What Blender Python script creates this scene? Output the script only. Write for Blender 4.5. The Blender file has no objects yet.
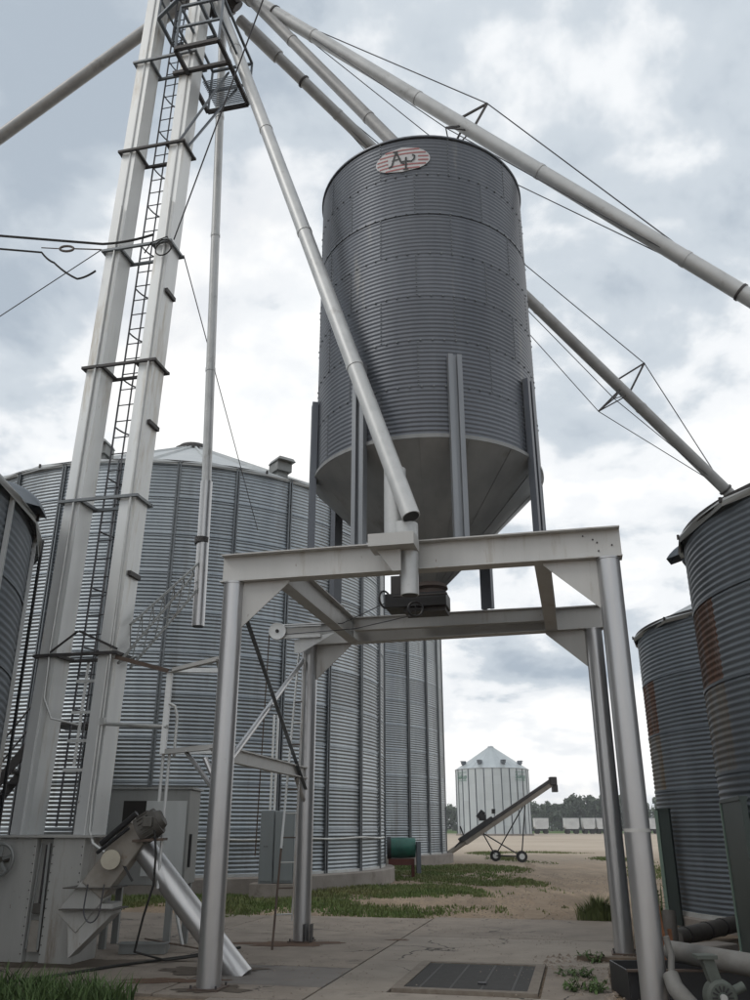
import bpy, math, random
from mathutils import Vector, Matrix
R_ = math.radians
random.seed(7)
SC = bpy.context.scene
# ------------------------------------------------------------------ camera
cam = bpy.data.cameras.new('camera')
cam.sensor_fit = 'VERTICAL'; cam.sensor_height = 24.0
cam.lens = 24.0 * 830 / 1000
cam.clip_start = 0.05; cam.clip_end = 6000
camo = bpy.data.objects.new('camera', cam)
SC.collection.objects.link(camo)
camo.location = (0, 0, 1.6)
camo.rotation_euler = (R_(90 + 21.5), 0, 0)
SC.camera = camo
# ------------------------------------------------------------------ sky, sun, exposure
SUN_EL, SUN_AZ = 48, -112          # sun high on the left behind thin cloud (azimuth from +Y, to the right)
W = bpy.data.worlds.new('World'); SC.world = W; W.use_nodes = True
nt = W.node_tree; nt.nodes.clear()
def nn(t, typ, **kw):
    n = t.nodes.new(typ)
    for k, v in kw.items(): setattr(n, k, v)
    return n
sky = nn(nt, 'ShaderNodeTexSky', sky_type='NISHITA', sun_disc=False)
sky.sun_elevation = R_(SUN_EL); sky.sun_rotation = R_(SUN_AZ); sky.dust_density = 2.5
tc = nn(nt, 'ShaderNodeTexCoord')
sep = nn(nt, 'ShaderNodeSeparateXYZ'); nt.links.new(tc.outputs['Generated'], sep.inputs[0])
def wm(op, a, b=None, c=None, clamp=False):
    n = nn(nt, 'ShaderNodeMath', operation=op, use_clamp=clamp)
    for i, v in enumerate((a, b, c)):
        if v is None: continue
        if isinstance(v, (int, float)): n.inputs[i].default_value = v
        else: nt.links.new(v, n.inputs[i])
    return n.outputs[0]
zc = wm('MAXIMUM', sep.outputs[2], 0.0)
zd = wm('ADD', zc, 0.32)
px = wm('DIVIDE', sep.outputs[0], zd); py = wm('DIVIDE', sep.outputs[1], zd)
cmb = nn(nt, 'ShaderNodeCombineXYZ'); nt.links.new(px, cmb.inputs[0]); nt.links.new(py, cmb.inputs[1])
cmb.inputs[2].default_value = 3.7
def wnoise(scale, det, rough, dist=0.0, off=(0, 0, 0)):
    mp = nn(nt, 'ShaderNodeMapping'); mp.inputs['Location'].default_value = off
    nt.links.new(cmb.outputs[0], mp.inputs[0])
    n = nn(nt, 'ShaderNodeTexNoise'); n.inputs['Scale'].default_value = scale
    n.inputs['Detail'].default_value = det; n.inputs['Roughness'].default_value = rough
    n.inputs['Distortion'].default_value = dist
    nt.links.new(mp.outputs[0], n.inputs['Vector']); return n.outputs[0]
def wramp(v, stops):
    r = nn(nt, 'ShaderNodeValToRGB'); nt.links.new(v, r.inputs[0])
    el = r.color_ramp.elements
    while len(el) < len(stops): el.new(0.5)
    for e, (p, c) in zip(el, stops): e.position = p; e.color = (*c, 1)
    r.color_ramp.interpolation = 'EASE'
    return r.outputs[0]
big = wnoise(1.15, 4, 0.5, 0.1, (2.1, 0.55, 0))
fine = wnoise(4.2, 7, 0.55, 0.15, (5.2, 1.3, 0))
mixv = wm('ADD', wm('MULTIPLY', big, 0.62), wm('MULTIPLY', fine, 0.38))
cloud = wramp(mixv, [(0.38, (4.3, 4.95, 5.7)), (0.44, (6.0, 6.6, 7.2)), (0.485, (8.9, 9.15, 9.4)), (0.54, (10.6, 10.6, 10.5))])
cover = wramp(wnoise(1.3, 4, 0.5, 0.2, (8.0, 3.0, 0)), [(0.30, (0.78,) * 3), (0.44, (1, 1, 1))])
mix = nn(nt, 'ShaderNodeMix', data_type='RGBA')
nt.links.new(cover, mix.inputs['Factor'])
nt.links.new(sky.outputs[0], mix.inputs['A']); nt.links.new(cloud, mix.inputs['B'])
bg = nn(nt, 'ShaderNodeBackground'); bg.inputs['Strength'].default_value = 0.092
nt.links.new(mix.outputs['Result'], bg.inputs['Color'])
wo = nn(nt, 'ShaderNodeOutputWorld'); nt.links.new(bg.outputs[0], wo.inputs[0])
sl = bpy.data.lights.new('sun', 'SUN'); sl.energy = 0.7; sl.angle = R_(18); sl.color = (1, 0.96, 0.9)
so = bpy.data.objects.new('sun', sl); SC.collection.objects.link(so)
sd = Vector((math.sin(R_(SUN_AZ)) * math.cos(R_(SUN_EL)), math.cos(R_(SUN_AZ)) * math.cos(R_(SUN_EL)), math.sin(R_(SUN_EL))))
so.rotation_euler = sd.to_track_quat('Z', 'Y').to_euler()
SC.view_settings.view_transform = 'Standard'; SC.view_settings.look = 'None'
SC.view_settings.exposure = 0.2; SC.view_settings.gamma = 1
SC.view_settings.use_curve_mapping = False
SC.render.film_transparent = False

# ------------------------------------------------------------------ helpers
COL = SC.collection
V = Vector
class MB:
    """collects primitives and links them as ONE mesh object"""
    def __init__(s): s.v = []; s.f = []
    def add(s, vs, fs):
        o = len(s.v); s.v += [tuple(p) for p in vs]; s.f += [tuple(i + o for i in f) for f in fs]; return s
    def box(s, c, d, rz=0.0, taper=None):
        c = V(c); x, y, z = d[0] / 2, d[1] / 2, d[2] / 2; tp = taper or 1
        M = Matrix.Rotation(rz, 3, 'Z')
        vs = [c + M @ V(((-x if i in (0, 3) else x) * k, (-y if i in (0, 1) else y) * k, zz)) for zz, k in ((-z, 1), (z, tp)) for i in range(4)]
        return s.add(vs, [(3, 2, 1, 0), (4, 5, 6, 7), (0, 1, 5, 4), (1, 2, 6, 5), (2, 3, 7, 6), (3, 0, 4, 7)])
    def bar(s, a, b, w, h, up=(0, 0, 1), prof=None):
        """extruded section from a to b; w sideways, h along up"""
        a, b = V(a), V(b); d = (b - a).normalized(); up = V(up)
        if abs(d.dot(up)) > .99: up = V((0, 1, 0))
        sx = d.cross(up).normalized(); sy = sx.cross(d).normalized()
        P = prof or [(-w / 2, -h / 2), (w / 2, -h / 2), (w / 2, h / 2), (-w / 2, h / 2)]
        n = len(P)
        vs = [p + sx * q[0] + sy * q[1] for p in (a, b) for q in P]
        return s.add(vs, [(i, (i + 1) % n, n + (i + 1) % n, n + i) for i in range(n)] + [tuple(range(n))[::-1], tuple(range(n, 2 * n))])
    def ibeam(s, a, b, w, h, tw=.012, tf=.016, up=(0, 0, 1)):
        x, y = w / 2, h / 2; t = tw / 2
        return s.bar(a, b, w, h, up, [(-x, -y), (x, -y), (x, -y + tf), (t, -y + tf), (t, y - tf), (x, y - tf), (x, y), (-x, y), (-x, y - tf), (-t, y - tf), (-t, -y + tf), (-x, -y + tf)])
    def angle(s, a, b, w, t=.008, up=(0, 0, 1)):
        return s.bar(a, b, w, w, up, [(0, 0), (w, 0), (w, t), (t, t), (t, w), (0, w)])
    def tube(s, pts, r, n=14, cap=True, r2=None, hollow=0):
        pts = [V(p) for p in pts]; m = len(pts); prev = None; o = len(s.v); rings = []
        for i, p in enumerate(pts):
            d = ((pts[i + 1] - p) if i < m - 1 else (p - pts[i - 1])).normalized()
            if 0 < i < m - 1: d = ((pts[i + 1] - p).normalized() + (p - pts[i - 1]).normalized()).normalized()
            if prev is None:
                u = V((0, 0, 1)) if abs(d.z) < .9 else V((1, 0, 0)); sx = d.cross(u).normalized()
            else: sx = (prev - d * prev.dot(d)).normalized()
            prev = sx; sy = d.cross(sx)
            rr = r if r2 is None else r + (r2 - r) * i / (m - 1)
            for k in range(n):
                a = 2 * math.pi * k / n
                s.v.append(tuple(p + (sx * math.cos(a) + sy * math.sin(a)) * rr))
        for i in range(m - 1):
            for k in range(n):
                k2 = (k + 1) % n
                s.f.append((o + i * n + k, o + i * n + k2, o + (i + 1) * n + k2, o + (i + 1) * n + k))
        if cap:
            s.f.append(tuple(o + k for k in range(n))[::-1]); s.f.append(tuple(o + (m - 1) * n + k for k in range(n)))
        return s
    def lathe(s, prof, c=(0, 0, 0), n=32, axis='Z', closed=False):
        o = len(s.v); c = V(c)
        for (r, z) in prof:
            for k in range(n):
                a = 2 * math.pi * k / n; p = V((r * math.cos(a), r * math.sin(a), z))
                if axis == 'X': p = V((p.z, p.x, p.y))
                if axis == 'Y': p = V((p.x, p.z, p.y))
                s.v.append(tuple(p + c))
        for i in range(len(prof) - 1):
            for k in range(n):
                k2 = (k + 1) % n
                s.f.append((o + i * n + k, o + i * n + k2, o + (i + 1) * n + k2, o + (i + 1) * n + k))
        if closed:
            s.f.append(tuple(o + k for k in range(n))[::-1]); s.f.append(tuple(o + (len(prof) - 1) * n + k for k in range(n)))
        return s
    def prism(s, poly, n0):
        """poly: list of 3D points, extruded by vector n0"""
        n0 = V(n0); P = [V(p) for p in poly]; n = len(P)
        return s.add(P + [p + n0 for p in P], [tuple(range(n))[::-1], tuple(range(n, 2 * n))] + [(i, (i + 1) % n, n + (i + 1) % n, n + i) for i in range(n)])
    def mesh(s, name, mat, smooth=35):
        me = bpy.data.meshes.new(name); me.from_pydata(s.v, [], s.f)
        import bmesh
        bm = bmesh.new(); bm.from_mesh(me); bmesh.ops.recalc_face_normals(bm, faces=bm.faces); bm.to_mesh(me); bm.free()
        if smooth:
            me.shade_smooth()
            if smooth < 180: me.set_sharp_from_angle(angle=R_(smooth))
        if mat: me.materials.append(mat)
        me.update(); return me
    def build(s, name, mat, parent=None, smooth=35, bevel=0):
        o = bpy.data.objects.new(name, s.mesh(name, mat, smooth)); COL.objects.link(o)
        if parent is not None:
            o.parent = parent
            if not parent.get('local'): o.matrix_parent_inverse = Matrix.Translation(-parent_loc(parent))
        if bevel:
            b = o.modifiers.new('bevel', 'BEVEL'); b.width = bevel; b.segments = 2; b.limit_method = 'ANGLE'
        return o
def parent_loc(p):
    l = p.location.copy()
    while p.parent is not None: p = p.parent; l = l + p.location
    return l
def tag(o, label=None, cat=None, group=None, kind=None):
    for k, v in (('label', label), ('category', cat), ('group', group), ('kind', kind)):
        if v: o[k] = v
    return o
def thing(name, label, cat, loc=(0, 0, 0), group=None):
    """an Empty at the base of the thing; parts are built in world coordinates and parented"""
    o = bpy.data.objects.new(name, None); COL.objects.link(o); o.location = loc; o.empty_display_size = .2
    return tag(o, label, cat, group)
def put(name, me, parent, loc=(0, 0, 0), rz=0, inh=True):
    o = bpy.data.objects.new(name, me); COL.objects.link(o); o.parent = parent
    o.location = loc; o.rotation_euler = (0, 0, rz); return o

# ------------------------------------------------------------------ materials
def mat(name, col, rough=.5, metal=0.0, col2=None, nscale=3.0, streak=0, bump=0, bscale=30, rvar=.08, ovar=0, spec=None, dirt=None, dscale=1.2, dthr=.58, chips=0):
    m = bpy.data.materials.new(name); m.use_nodes = True; t = m.node_tree; N = t.nodes; L = t.links
    b = N['Principled BSDF']; b.inputs['Metallic'].default_value = metal
    if spec is not None: b.inputs['Specular IOR Level'].default_value = spec
    g = N.new('ShaderNodeNewGeometry'); mp = N.new('ShaderNodeMapping'); L.new(g.outputs['Position'], mp.inputs[0])
    mp.inputs['Scale'].default_value = (1, 1, .12) if streak else (1, 1, 1)
    n1 = N.new('ShaderNodeTexNoise'); n1.inputs['Scale'].default_value = nscale; n1.inputs['Detail'].default_value = 6; n1.inputs['Roughness'].default_value = .62
    L.new(mp.outputs[0], n1.inputs['Vector'])
    rp = N.new('ShaderNodeValToRGB'); L.new(n1.outputs[0], rp.inputs[0])
    c2 = col2 or tuple(c * .72 for c in col)
    rp.color_ramp.elements[0].position = .32; rp.color_ramp.elements[0].color = (*c2, 1)
    rp.color_ramp.elements[1].position = .66; rp.color_ramp.elements[1].color = (*col, 1)
    out = rp.outputs[0]
    if dirt:
        n3 = N.new('ShaderNodeTexNoise'); n3.inputs['Scale'].default_value = dscale; n3.inputs['Detail'].default_value = 8; n3.inputs['Roughness'].default_value = .7
        L.new(mp.outputs[0], n3.inputs['Vector'])
        r3 = N.new('ShaderNodeValToRGB'); r3.color_ramp.elements[0].position = dthr; r3.color_ramp.elements[1].position = dthr + .14
        L.new(n3.outputs[0], r3.inputs[0])
        mx = N.new('ShaderNodeMix'); mx.data_type = 'RGBA'; L.new(r3.outputs[0], mx.inputs['Factor']); L.new(out, mx.inputs['A'])
        mx.inputs['B'].default_value = (*dirt, 1); out = mx.outputs['Result']
    if chips:
        n4 = N.new('ShaderNodeTexNoise'); n4.inputs['Scale'].default_value = 16; n4.inputs['Detail'].default_value = 8; n4.inputs['Roughness'].default_value = .72
        m4 = N.new('ShaderNodeMapping'); m4.inputs['Scale'].default_value = (1, 1, .35); L.new(g.outputs['Position'], m4.inputs[0]); L.new(m4.outputs[0], n4.inputs['Vector'])
        r4 = N.new('ShaderNodeValToRGB'); r4.color_ramp.elements[0].position = chips; r4.color_ramp.elements[1].position = chips + .06; L.new(n4.outputs[0], r4.inputs[0])
        mx = N.new('ShaderNodeMix'); mx.data_type = 'RGBA'; L.new(r4.outputs[0], mx.inputs['Factor']); L.new(out, mx.inputs['A'])
        mx.inputs['B'].default_value = (.15, .10, .07, 1); out = mx.outputs['Result']
    if ovar:
        oi = N.new('ShaderNodeObjectInfo'); hv = N.new('ShaderNodeHueSaturation'); mr = N.new('ShaderNodeMapRange')
        mr.inputs['To Min'].default_value = 1 - ovar; mr.inputs['To Max'].default_value = 1 + ovar
        L.new(oi.outputs['Random'], mr.inputs[0]); L.new(mr.outputs[0], hv.inputs['Value']); L.new(out, hv.inputs['Color']); out = hv.outputs[0]
    L.new(out, b.inputs['Base Color'])
    mr = N.new('ShaderNodeMapRange'); mr.inputs['To Min'].default_value = max(.05, rough - rvar); mr.inputs['To Max'].default_value = rough + rvar
    L.new(n1.outputs[0], mr.inputs[0]); L.new(mr.outputs[0], b.inputs['Roughness'])
    if bump:
        n2 = N.new('ShaderNodeTexNoise'); n2.inputs['Scale'].default_value = bscale; n2.inputs['Detail'].default_value = 5
        L.new(g.outputs['Position'], n2.inputs['Vector'])
        bp = N.new('ShaderNodeBump'); bp.inputs['Strength'].default_value = bump; bp.inputs['Distance'].default_value = .02
        L.new(n2.outputs[0], bp.inputs['Height']); L.new(bp.outputs[0], b.inputs['Normal'])
    return m
M = {
 'silver': mat('silver_paint', (.50, .50, .505), .33, .78, (.40, .40, .405), 3.0, 1, .06, 6, dirt=(.30, .265, .235), dscale=3.0, dthr=.6, chips=.66),
 'beam': mat('grey_beam_paint', (.47, .47, .46), .5, .15, (.40, .40, .39), 2.5, 1, .06, 8, dirt=(.29, .25, .21), dscale=3.2, dthr=.57, chips=.655),
 'casing': mat('galvanised_casing', (.66, .675, .67), .45, .3, (.56, .575, .58), 2.4, 1, .06, 5, dirt=(.42, .38, .32), dscale=2.4, dthr=.57, chips=.66, ovar=.05),
 'boot': mat('boot_sheet', (.46, .46, .445), .6, .2, (.36, .36, .345), 2.6, 1, .08, 6, dirt=(.22, .18, .14), dscale=2.6, dthr=.56, chips=.64),
 'galv': mat('corrugated_galvanised', (.335, .367, .39), .42, .85, (.245, .273, .298), 1.8, 1, 0, ovar=.16, dirt=(.21, .22, .225), dscale=1.6, dthr=.55),
 'galvdark': mat('weathered_dark_galvanised', (.135, .146, .165), .42, .55, (.098, .107, .124), 2.2, 1, 0, ovar=.07, dirt=(.21, .21, .205), dscale=2.6, dthr=.6),
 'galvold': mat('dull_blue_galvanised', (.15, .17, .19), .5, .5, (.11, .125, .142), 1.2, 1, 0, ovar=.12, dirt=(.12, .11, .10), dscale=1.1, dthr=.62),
 'rust': mat('rusted_sheet', (.125, .058, .034), .85, .1, (.05, .034, .028), 5, 1, .2, 20, dirt=(.12, .125, .13), dscale=3.2, dthr=.52),
 'halfrust': mat('half_rusted_sheet', (.145, .155, .165), .7, .2, (.12, .09, .055), 3.4, 1, .1, 20),
 'galvnew': mat('bright_galvanised', (.50, .54, .55), .42, .45, (.42, .46, .475), .5, 1, 0, ovar=.06),
 'stiff': mat('stiffener_steel', (.19, .205, .215), .5, .6, (.12, .13, .14), 2, 1),
 'roof': mat('roof_sheet', (.52, .54, .54), .5, .5, (.43, .45, .46), 1.0, 0, 0, ovar=.07),
 'cone': mat('cone_sheet', (.27, .275, .27), .5, .35, (.20, .205, .205), 2.2, 1, .05, 8, ovar=.09, dirt=(.17, .165, .155), dscale=2.4, dthr=.58),
 'spout': mat('spout_tube', (.50, .51, .51), .46, .4, (.41, .42, .42), 3, 0, .04, 6, dirt=(.27, .26, .25), dscale=2.4, dthr=.6),
 'spoutdull': mat('dull_spout_tube', (.33, .33, .325), .5, .45, (.25, .25, .25), 3, 0, .04, 6, dirt=(.19, .18, .17), dscale=2.4, dthr=.58),
 'darksteel': mat('dark_steel', (.07, .065, .065), .6, .4, (.045, .042, .042), 5),
 'black': mat('black_paint', (.022, .022, .024), .5, .1, (.015, .015, .016), 5),
 'rubber': mat('rubber', (.018, .018, .018), .8, 0, (.03, .028, .025), 8),
 'brown': mat('rusty_angle', (.13, .095, .075), .75, .2, (.08, .06, .05), 5, 0, .1, 30),
 'wire': mat('wire', (.10, .10, .11), .5, .5),
 'concrete': mat('concrete', (.24, .205, .17), .9, 0, (.17, .143, .117), 1.8, 0, .25, 45, dirt=(.11, .092, .078), dscale=1.3, dthr=.56, ovar=.07),
 'found': mat('foundation_concrete', (.27, .245, .22), .92, 0, (.19, .165, .145), 1.6, 0, .35, 30, dirt=(.12, .095, .075), dscale=1.5),
 'elec': mat('electrical_box_paint', (.20, .225, .235), .55, .1, (.165, .185, .19), 2, 1),
 'boxgrey': mat('housing_sheet', (.25, .26, .255), .55, .3, (.19, .195, .19), 2, 1, dirt=(.14, .12, .10), dscale=2.2),
 'pale': mat('pale_panel', (.46, .48, .48), .5, .1, (.38, .40, .40), 3, 1),
 'motor': mat('motor_grey', (.105, .10, .09), .65, .2, (.07, .062, .055), 6, 0, .1, 30),
 'chute': mat('dusty_chute', (.34, .32, .29), .65, .15, (.25, .225, .195), 4, 0, .1, 20, dirt=(.20, .13, .08), dscale=5, dthr=.6),
 'cream': mat('cream_cap', (.42, .39, .31), .7, 0, (.34, .31, .25), 6),
 'green': mat('green_paint', (.02, .13, .095), .45, .1, (.015, .09, .07), 5),
 'darkgreen': mat('dark_green_sheet', (.035, .05, .046), .5, .2, (.025, .036, .034), 2, 1),
 'palegreen': mat('pale_green_edge', (.16, .23, .19), .6, .1, (.12, .17, .14), 3, 1),
 'collarrust': mat('dull_rust', (.11, .085, .075), .8, .1),
 'leg': mat('leg_steel', (.26, .275, .29), .45, .5, (.19, .20, .215), 3, 1),
 'redrust': mat('red_frame', (.12, .035, .025), .7, .1),
 'orange': mat('orange_rust', (.26, .11, .05), .8, 0, (.16, .07, .035), 12, 0, .1, 40),
 'white': mat('white_trailer', (.62, .63, .62), .5, 0, (.48, .49, .49), .7, 0),
 'emwhite': mat('emblem_white', (.52, .52, .53), .6, 0, (.44, .44, .45), 8),
 'emred': mat('emblem_red', (.36, .13, .13), .6, 0, (.30, .12, .12), 8),
 'conduit': mat('conduit', (.55, .56, .55), .45, .4),
 'grate': mat('grate_steel', (.06, .058, .056), .7, .3, (.04, .038, .036), 9),
 'pit': mat('pit_dark', (.02, .018, .016), .9),
 'greenlogo': mat('logo_green', (.12, .26, .20), .6),
 'ceramic': mat('insulator', (.12, .10, .09), .4),
 'wood': mat('weathered_wood', (.17, .13, .095), .9, 0, (.10, .075, .055), 7, 0, .2, 30),
 'beltred': mat('auger_trough', (.26, .235, .20), .6, .2, (.18, .155, .13), 2),
}
# ground with gravel, ruts and dirt
def ground_mat():
    m = bpy.data.materials.new('gravel_ground'); m.use_nodes = True; t = m.node_tree; N = t.nodes; L = t.links
    b = N['Principled BSDF']; b.inputs['Roughness'].default_value = .95; b.inputs['Specular IOR Level'].default_value = .2
    g = N.new('ShaderNodeNewGeometry')
    def noise(sc, det, sxyz=(1, 1, 1), loc=(0, 0, 0)):
        mp = N.new('ShaderNodeMapping'); mp.inputs['Scale'].default_value = sxyz; mp.inputs['Location'].default_value = loc; L.new(g.outputs['Position'], mp.inputs[0])
        n = N.new('ShaderNodeTexNoise'); n.inputs['Scale'].default_value = sc; n.inputs['Detail'].default_value = det; n.inputs['Roughness'].default_value = .65
        L.new(mp.outputs[0], n.inputs['Vector']); return n.outputs[0]
    def ramp(v, st):
        r = N.new('ShaderNodeValToRGB'); L.new(v, r.inputs[0]); e = r.color_ramp.elements
        while len(e) < len(st): e.new(.5)
        for q, (p, c) in zip(e, st): q.position = p; q.color = (*c, 1)
        return r.outputs[0]
    def mixc(f, a, bb, mode='MIX'):
        x = N.new('ShaderNodeMix'); x.data_type = 'RGBA'; x.blend_type = mode
        if isinstance(f, float): x.inputs['Factor'].default_value = f
        else: L.new(f, x.inputs['Factor'])
        L.new(a, x.inputs['A']); L.new(bb, x.inputs['B']); return x.outputs['Result']
    base = ramp(noise(.35, 6), [(.3, (.20, .148, .102)), (.55, (.275, .215, .155)), (.75, (.33, .268, .20))])
    peb = ramp(noise(22, 4), [(.35, (.55, .53, .5)), (.5, (1, 1, 1)), (.68, (1.25, 1.22, 1.18))])
    c = mixc(1.0, base, peb, 'MULTIPLY')
    tr = ramp(noise(1.1, 5, (1.6, .22, 1), (3, 1, 0)), [(.42, (0, 0, 0)), (.62, (1, 1, 1))])
    dk = N.new('ShaderNodeRGB'); dk.outputs[0].default_value = (.135, .105, .08, 1)
    sc = N.new('ShaderNodeMath'); sc.operation = 'MULTIPLY'; sc.inputs[1].default_value = .55; L.new(tr, sc.inputs[0])
    c = mixc(sc.outputs[0], c, dk.outputs[0])
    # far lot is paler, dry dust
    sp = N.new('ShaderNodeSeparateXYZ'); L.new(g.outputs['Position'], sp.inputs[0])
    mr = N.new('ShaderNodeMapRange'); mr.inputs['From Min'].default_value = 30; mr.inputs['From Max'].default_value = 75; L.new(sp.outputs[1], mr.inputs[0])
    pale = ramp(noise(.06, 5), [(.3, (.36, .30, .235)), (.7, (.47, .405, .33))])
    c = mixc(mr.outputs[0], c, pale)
    L.new(c, b.inputs['Base Color'])
    bp = N.new('ShaderNodeBump'); bp.inputs['Strength'].default_value = .6; bp.inputs['Distance'].default_value = .03
    L.new(noise(14, 6), bp.inputs['Height']); L.new(bp.outputs[0], b.inputs['Normal'])
    return m
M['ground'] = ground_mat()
def add_cracks(m, scale=.45, w=.010, col=(.05, .042, .035)):
    t = m.node_tree; N = t.nodes; L = t.links; b = N['Principled BSDF']
    src = b.inputs['Base Color'].links[0].from_socket
    g = N.new('ShaderNodeNewGeometry'); n = N.new('ShaderNodeTexNoise'); n.inputs['Scale'].default_value = 1.3; n.inputs['Detail'].default_value = 6
    L.new(g.outputs['Position'], n.inputs['Vector'])
    mx = N.new('ShaderNodeMix'); mx.data_type = 'RGBA'; mx.blend_type = 'LINEAR_LIGHT'; mx.inputs['Factor'].default_value = .45
    L.new(g.outputs['Position'], mx.inputs['A']); L.new(n.outputs['Color'], mx.inputs['B'])
    v = N.new('ShaderNodeTexVoronoi'); v.feature = 'DISTANCE_TO_EDGE'; v.inputs['Scale'].default_value = scale; L.new(mx.outputs['Result'], v.inputs['Vector'])
    # cracks only in places
    n2 = N.new('ShaderNodeTexNoise'); n2.inputs['Scale'].default_value = .6; L.new(g.outputs['Position'], n2.inputs['Vector'])
    mr = N.new('ShaderNodeMapRange'); mr.inputs['From Min'].default_value = .48; mr.inputs['From Max'].default_value = .62; mr.inputs['To Max'].default_value = w; L.new(n2.outputs[0], mr.inputs[0])
    lt = N.new('ShaderNodeMath'); lt.operation = 'LESS_THAN'; L.new(v.outputs['Distance'], lt.inputs[0]); L.new(mr.outputs[0], lt.inputs[1])
    # small dark spots and spilled grain
    n3 = N.new('ShaderNodeTexNoise'); n3.inputs['Scale'].default_value = 7; n3.inputs['Detail'].default_value = 9; n3.inputs['Roughness'].default_value = .75; L.new(g.outputs['Position'], n3.inputs['Vector'])
    r3 = N.new('ShaderNodeValToRGB'); r3.color_ramp.elements[0].position = .60; r3.color_ramp.elements[1].position = .70; L.new(n3.outputs[0], r3.inputs[0])
    m2 = N.new('ShaderNodeMix'); m2.data_type = 'RGBA'; L.new(r3.outputs[0], m2.inputs['Factor']); L.new(src, m2.inputs['A']); m2.inputs['B'].default_value = (.14, .11, .085, 1)
    m3 = N.new('ShaderNodeMix'); m3.data_type = 'RGBA'; L.new(lt.outputs[0], m3.inputs['Factor']); L.new(m2.outputs['Result'], m3.inputs['A']); m3.inputs['B'].default_value = (*col, 1)
    L.new(m3.outputs['Result'], b.inputs['Base Color'])
add_cracks(M['concrete'])
M['field'] = mat('field_green', (.085, .14, .04), .95, 0, (.055, .10, .03), .05, 0, .3, 2, spec=.1)
M['soil'] = mat('dark_soil', (.15, .115, .085), .95, 0, (.09, .07, .05), 3, 0, .5, 25, spec=.1)
def leafmat(name, c, c2):
    m = mat(name, c, .7, 0, c2, .35, ovar=.18, spec=.2); return m
M['grass'] = leafmat('grass_blades', (.085, .14, .04), (.15, .15, .065))
M['weed'] = leafmat('weed_blades', (.09, .14, .05), (.06, .095, .036))
M['leaf'] = leafmat('tree_leaves', (.125, .155, .11), (.095, .125, .09))  # leaf colours lightened to carry some of the distance haze
M['bark'] = mat('bark', (.09, .07, .055), .9)

# portal axes: everything on this yard is built on one grid turned 13 degrees
CT = V((.79, 11.47, 0)); A = V((math.cos(R_(13)), -math.sin(R_(13)), 0)); B = V((math.sin(R_(13)), math.cos(R_(13)), 0))
YAW = -R_(13)
def P(s, t, z=0): return CT + A * s + B * t + V((0, 0, z))

# ------------------------------------------------------------------ setting
g = MB()
nx, ny = 60, 60
xs = [-1500 + 3000 * i / nx for i in range(nx + 1)]
g.add([(-3000, -800, -.03), (3000, -800, -.03), (3000, 5200, -.03), (-3000, 5200, -.03)], [(0, 1, 2, 3)])
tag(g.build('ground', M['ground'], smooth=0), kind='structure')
g = MB().add([(-900, 236, 0), (1400, 236, 0), (1400, 1500, 0), (-900, 1500, 0)], [(0, 1, 2, 3)])
tag(g.build('crop_field', M['field'], smooth=0), kind='structure')
g = MB().add([(-300, 205, -.02), (500, 205, -.02), (500, 214, -.02), (-300, 214, -.02)], [(0, 1, 2, 3)])
tag(g.build('far_road', M['concrete'], smooth=0), kind='structure')
# concrete slabs, one object per slab
yard = bpy.data.objects.new('concrete_yard', None); COL.objects.link(yard); yard['kind'] = 'structure'
def slab(s0, s1, t0, t1, m='concrete', z=0.0):
    gp = .012; b = MB()
    p = [P(s0 + gp, t0 + gp), P(s1 - gp, t0 + gp), P(s1 - gp, t1 - gp), P(s0 + gp, t1 - gp)]
    b.prism([q + V((0, 0, -.09)) for q in p], (0, 0, .09 + z))
    return b.build('slab', M[m], yard, 0, .006)
M['slabwet'] = mat('damp_slab', (.17, .155, .14), .75, 0, (.125, .11, .10), 2.5, 0, .2, 40, dirt=(.16, .12, .09), dscale=2)
M['slablight'] = mat('light_slab', (.265, .232, .195), .9, 0, (.20, .173, .145), 2.2, 0, .25, 40, dirt=(.14, .12, .10), dscale=1.6, ovar=.05)
add_cracks(M['slablight'], .5); add_cracks(M['slabwet'], .6)
for r in ((-7.6, -4.2, -2.3, 1.8), (-7.6, -4.2, 1.8, 5.7), (-4.2, -1.03, -.2, 2.9), (-4.2, -1.03, 2.9, 5.8)): slab(*r)
slab(-4.2, -2.65, -2.3, -.2); slab(-2.65, -1.03, -1.54, -.2, 'slabwet'); slab(-2.65, -1.03, -2.3, -1.54)
slab(-2.0, -1.03, -3.1, -2.3, 'slablight')
slab(-1.03, 2.15, -6.0, -1.66, 'slablight'); slab(-1.03, -.30, -1.66, .52, 'slablight'); slab(1.26, 2.0, -1.66, .52)
slab(-1.03, 2.2, .52, 3.1, 'slablight'); slab(-1.03, 2.3, 3.1, 6.1)
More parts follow.
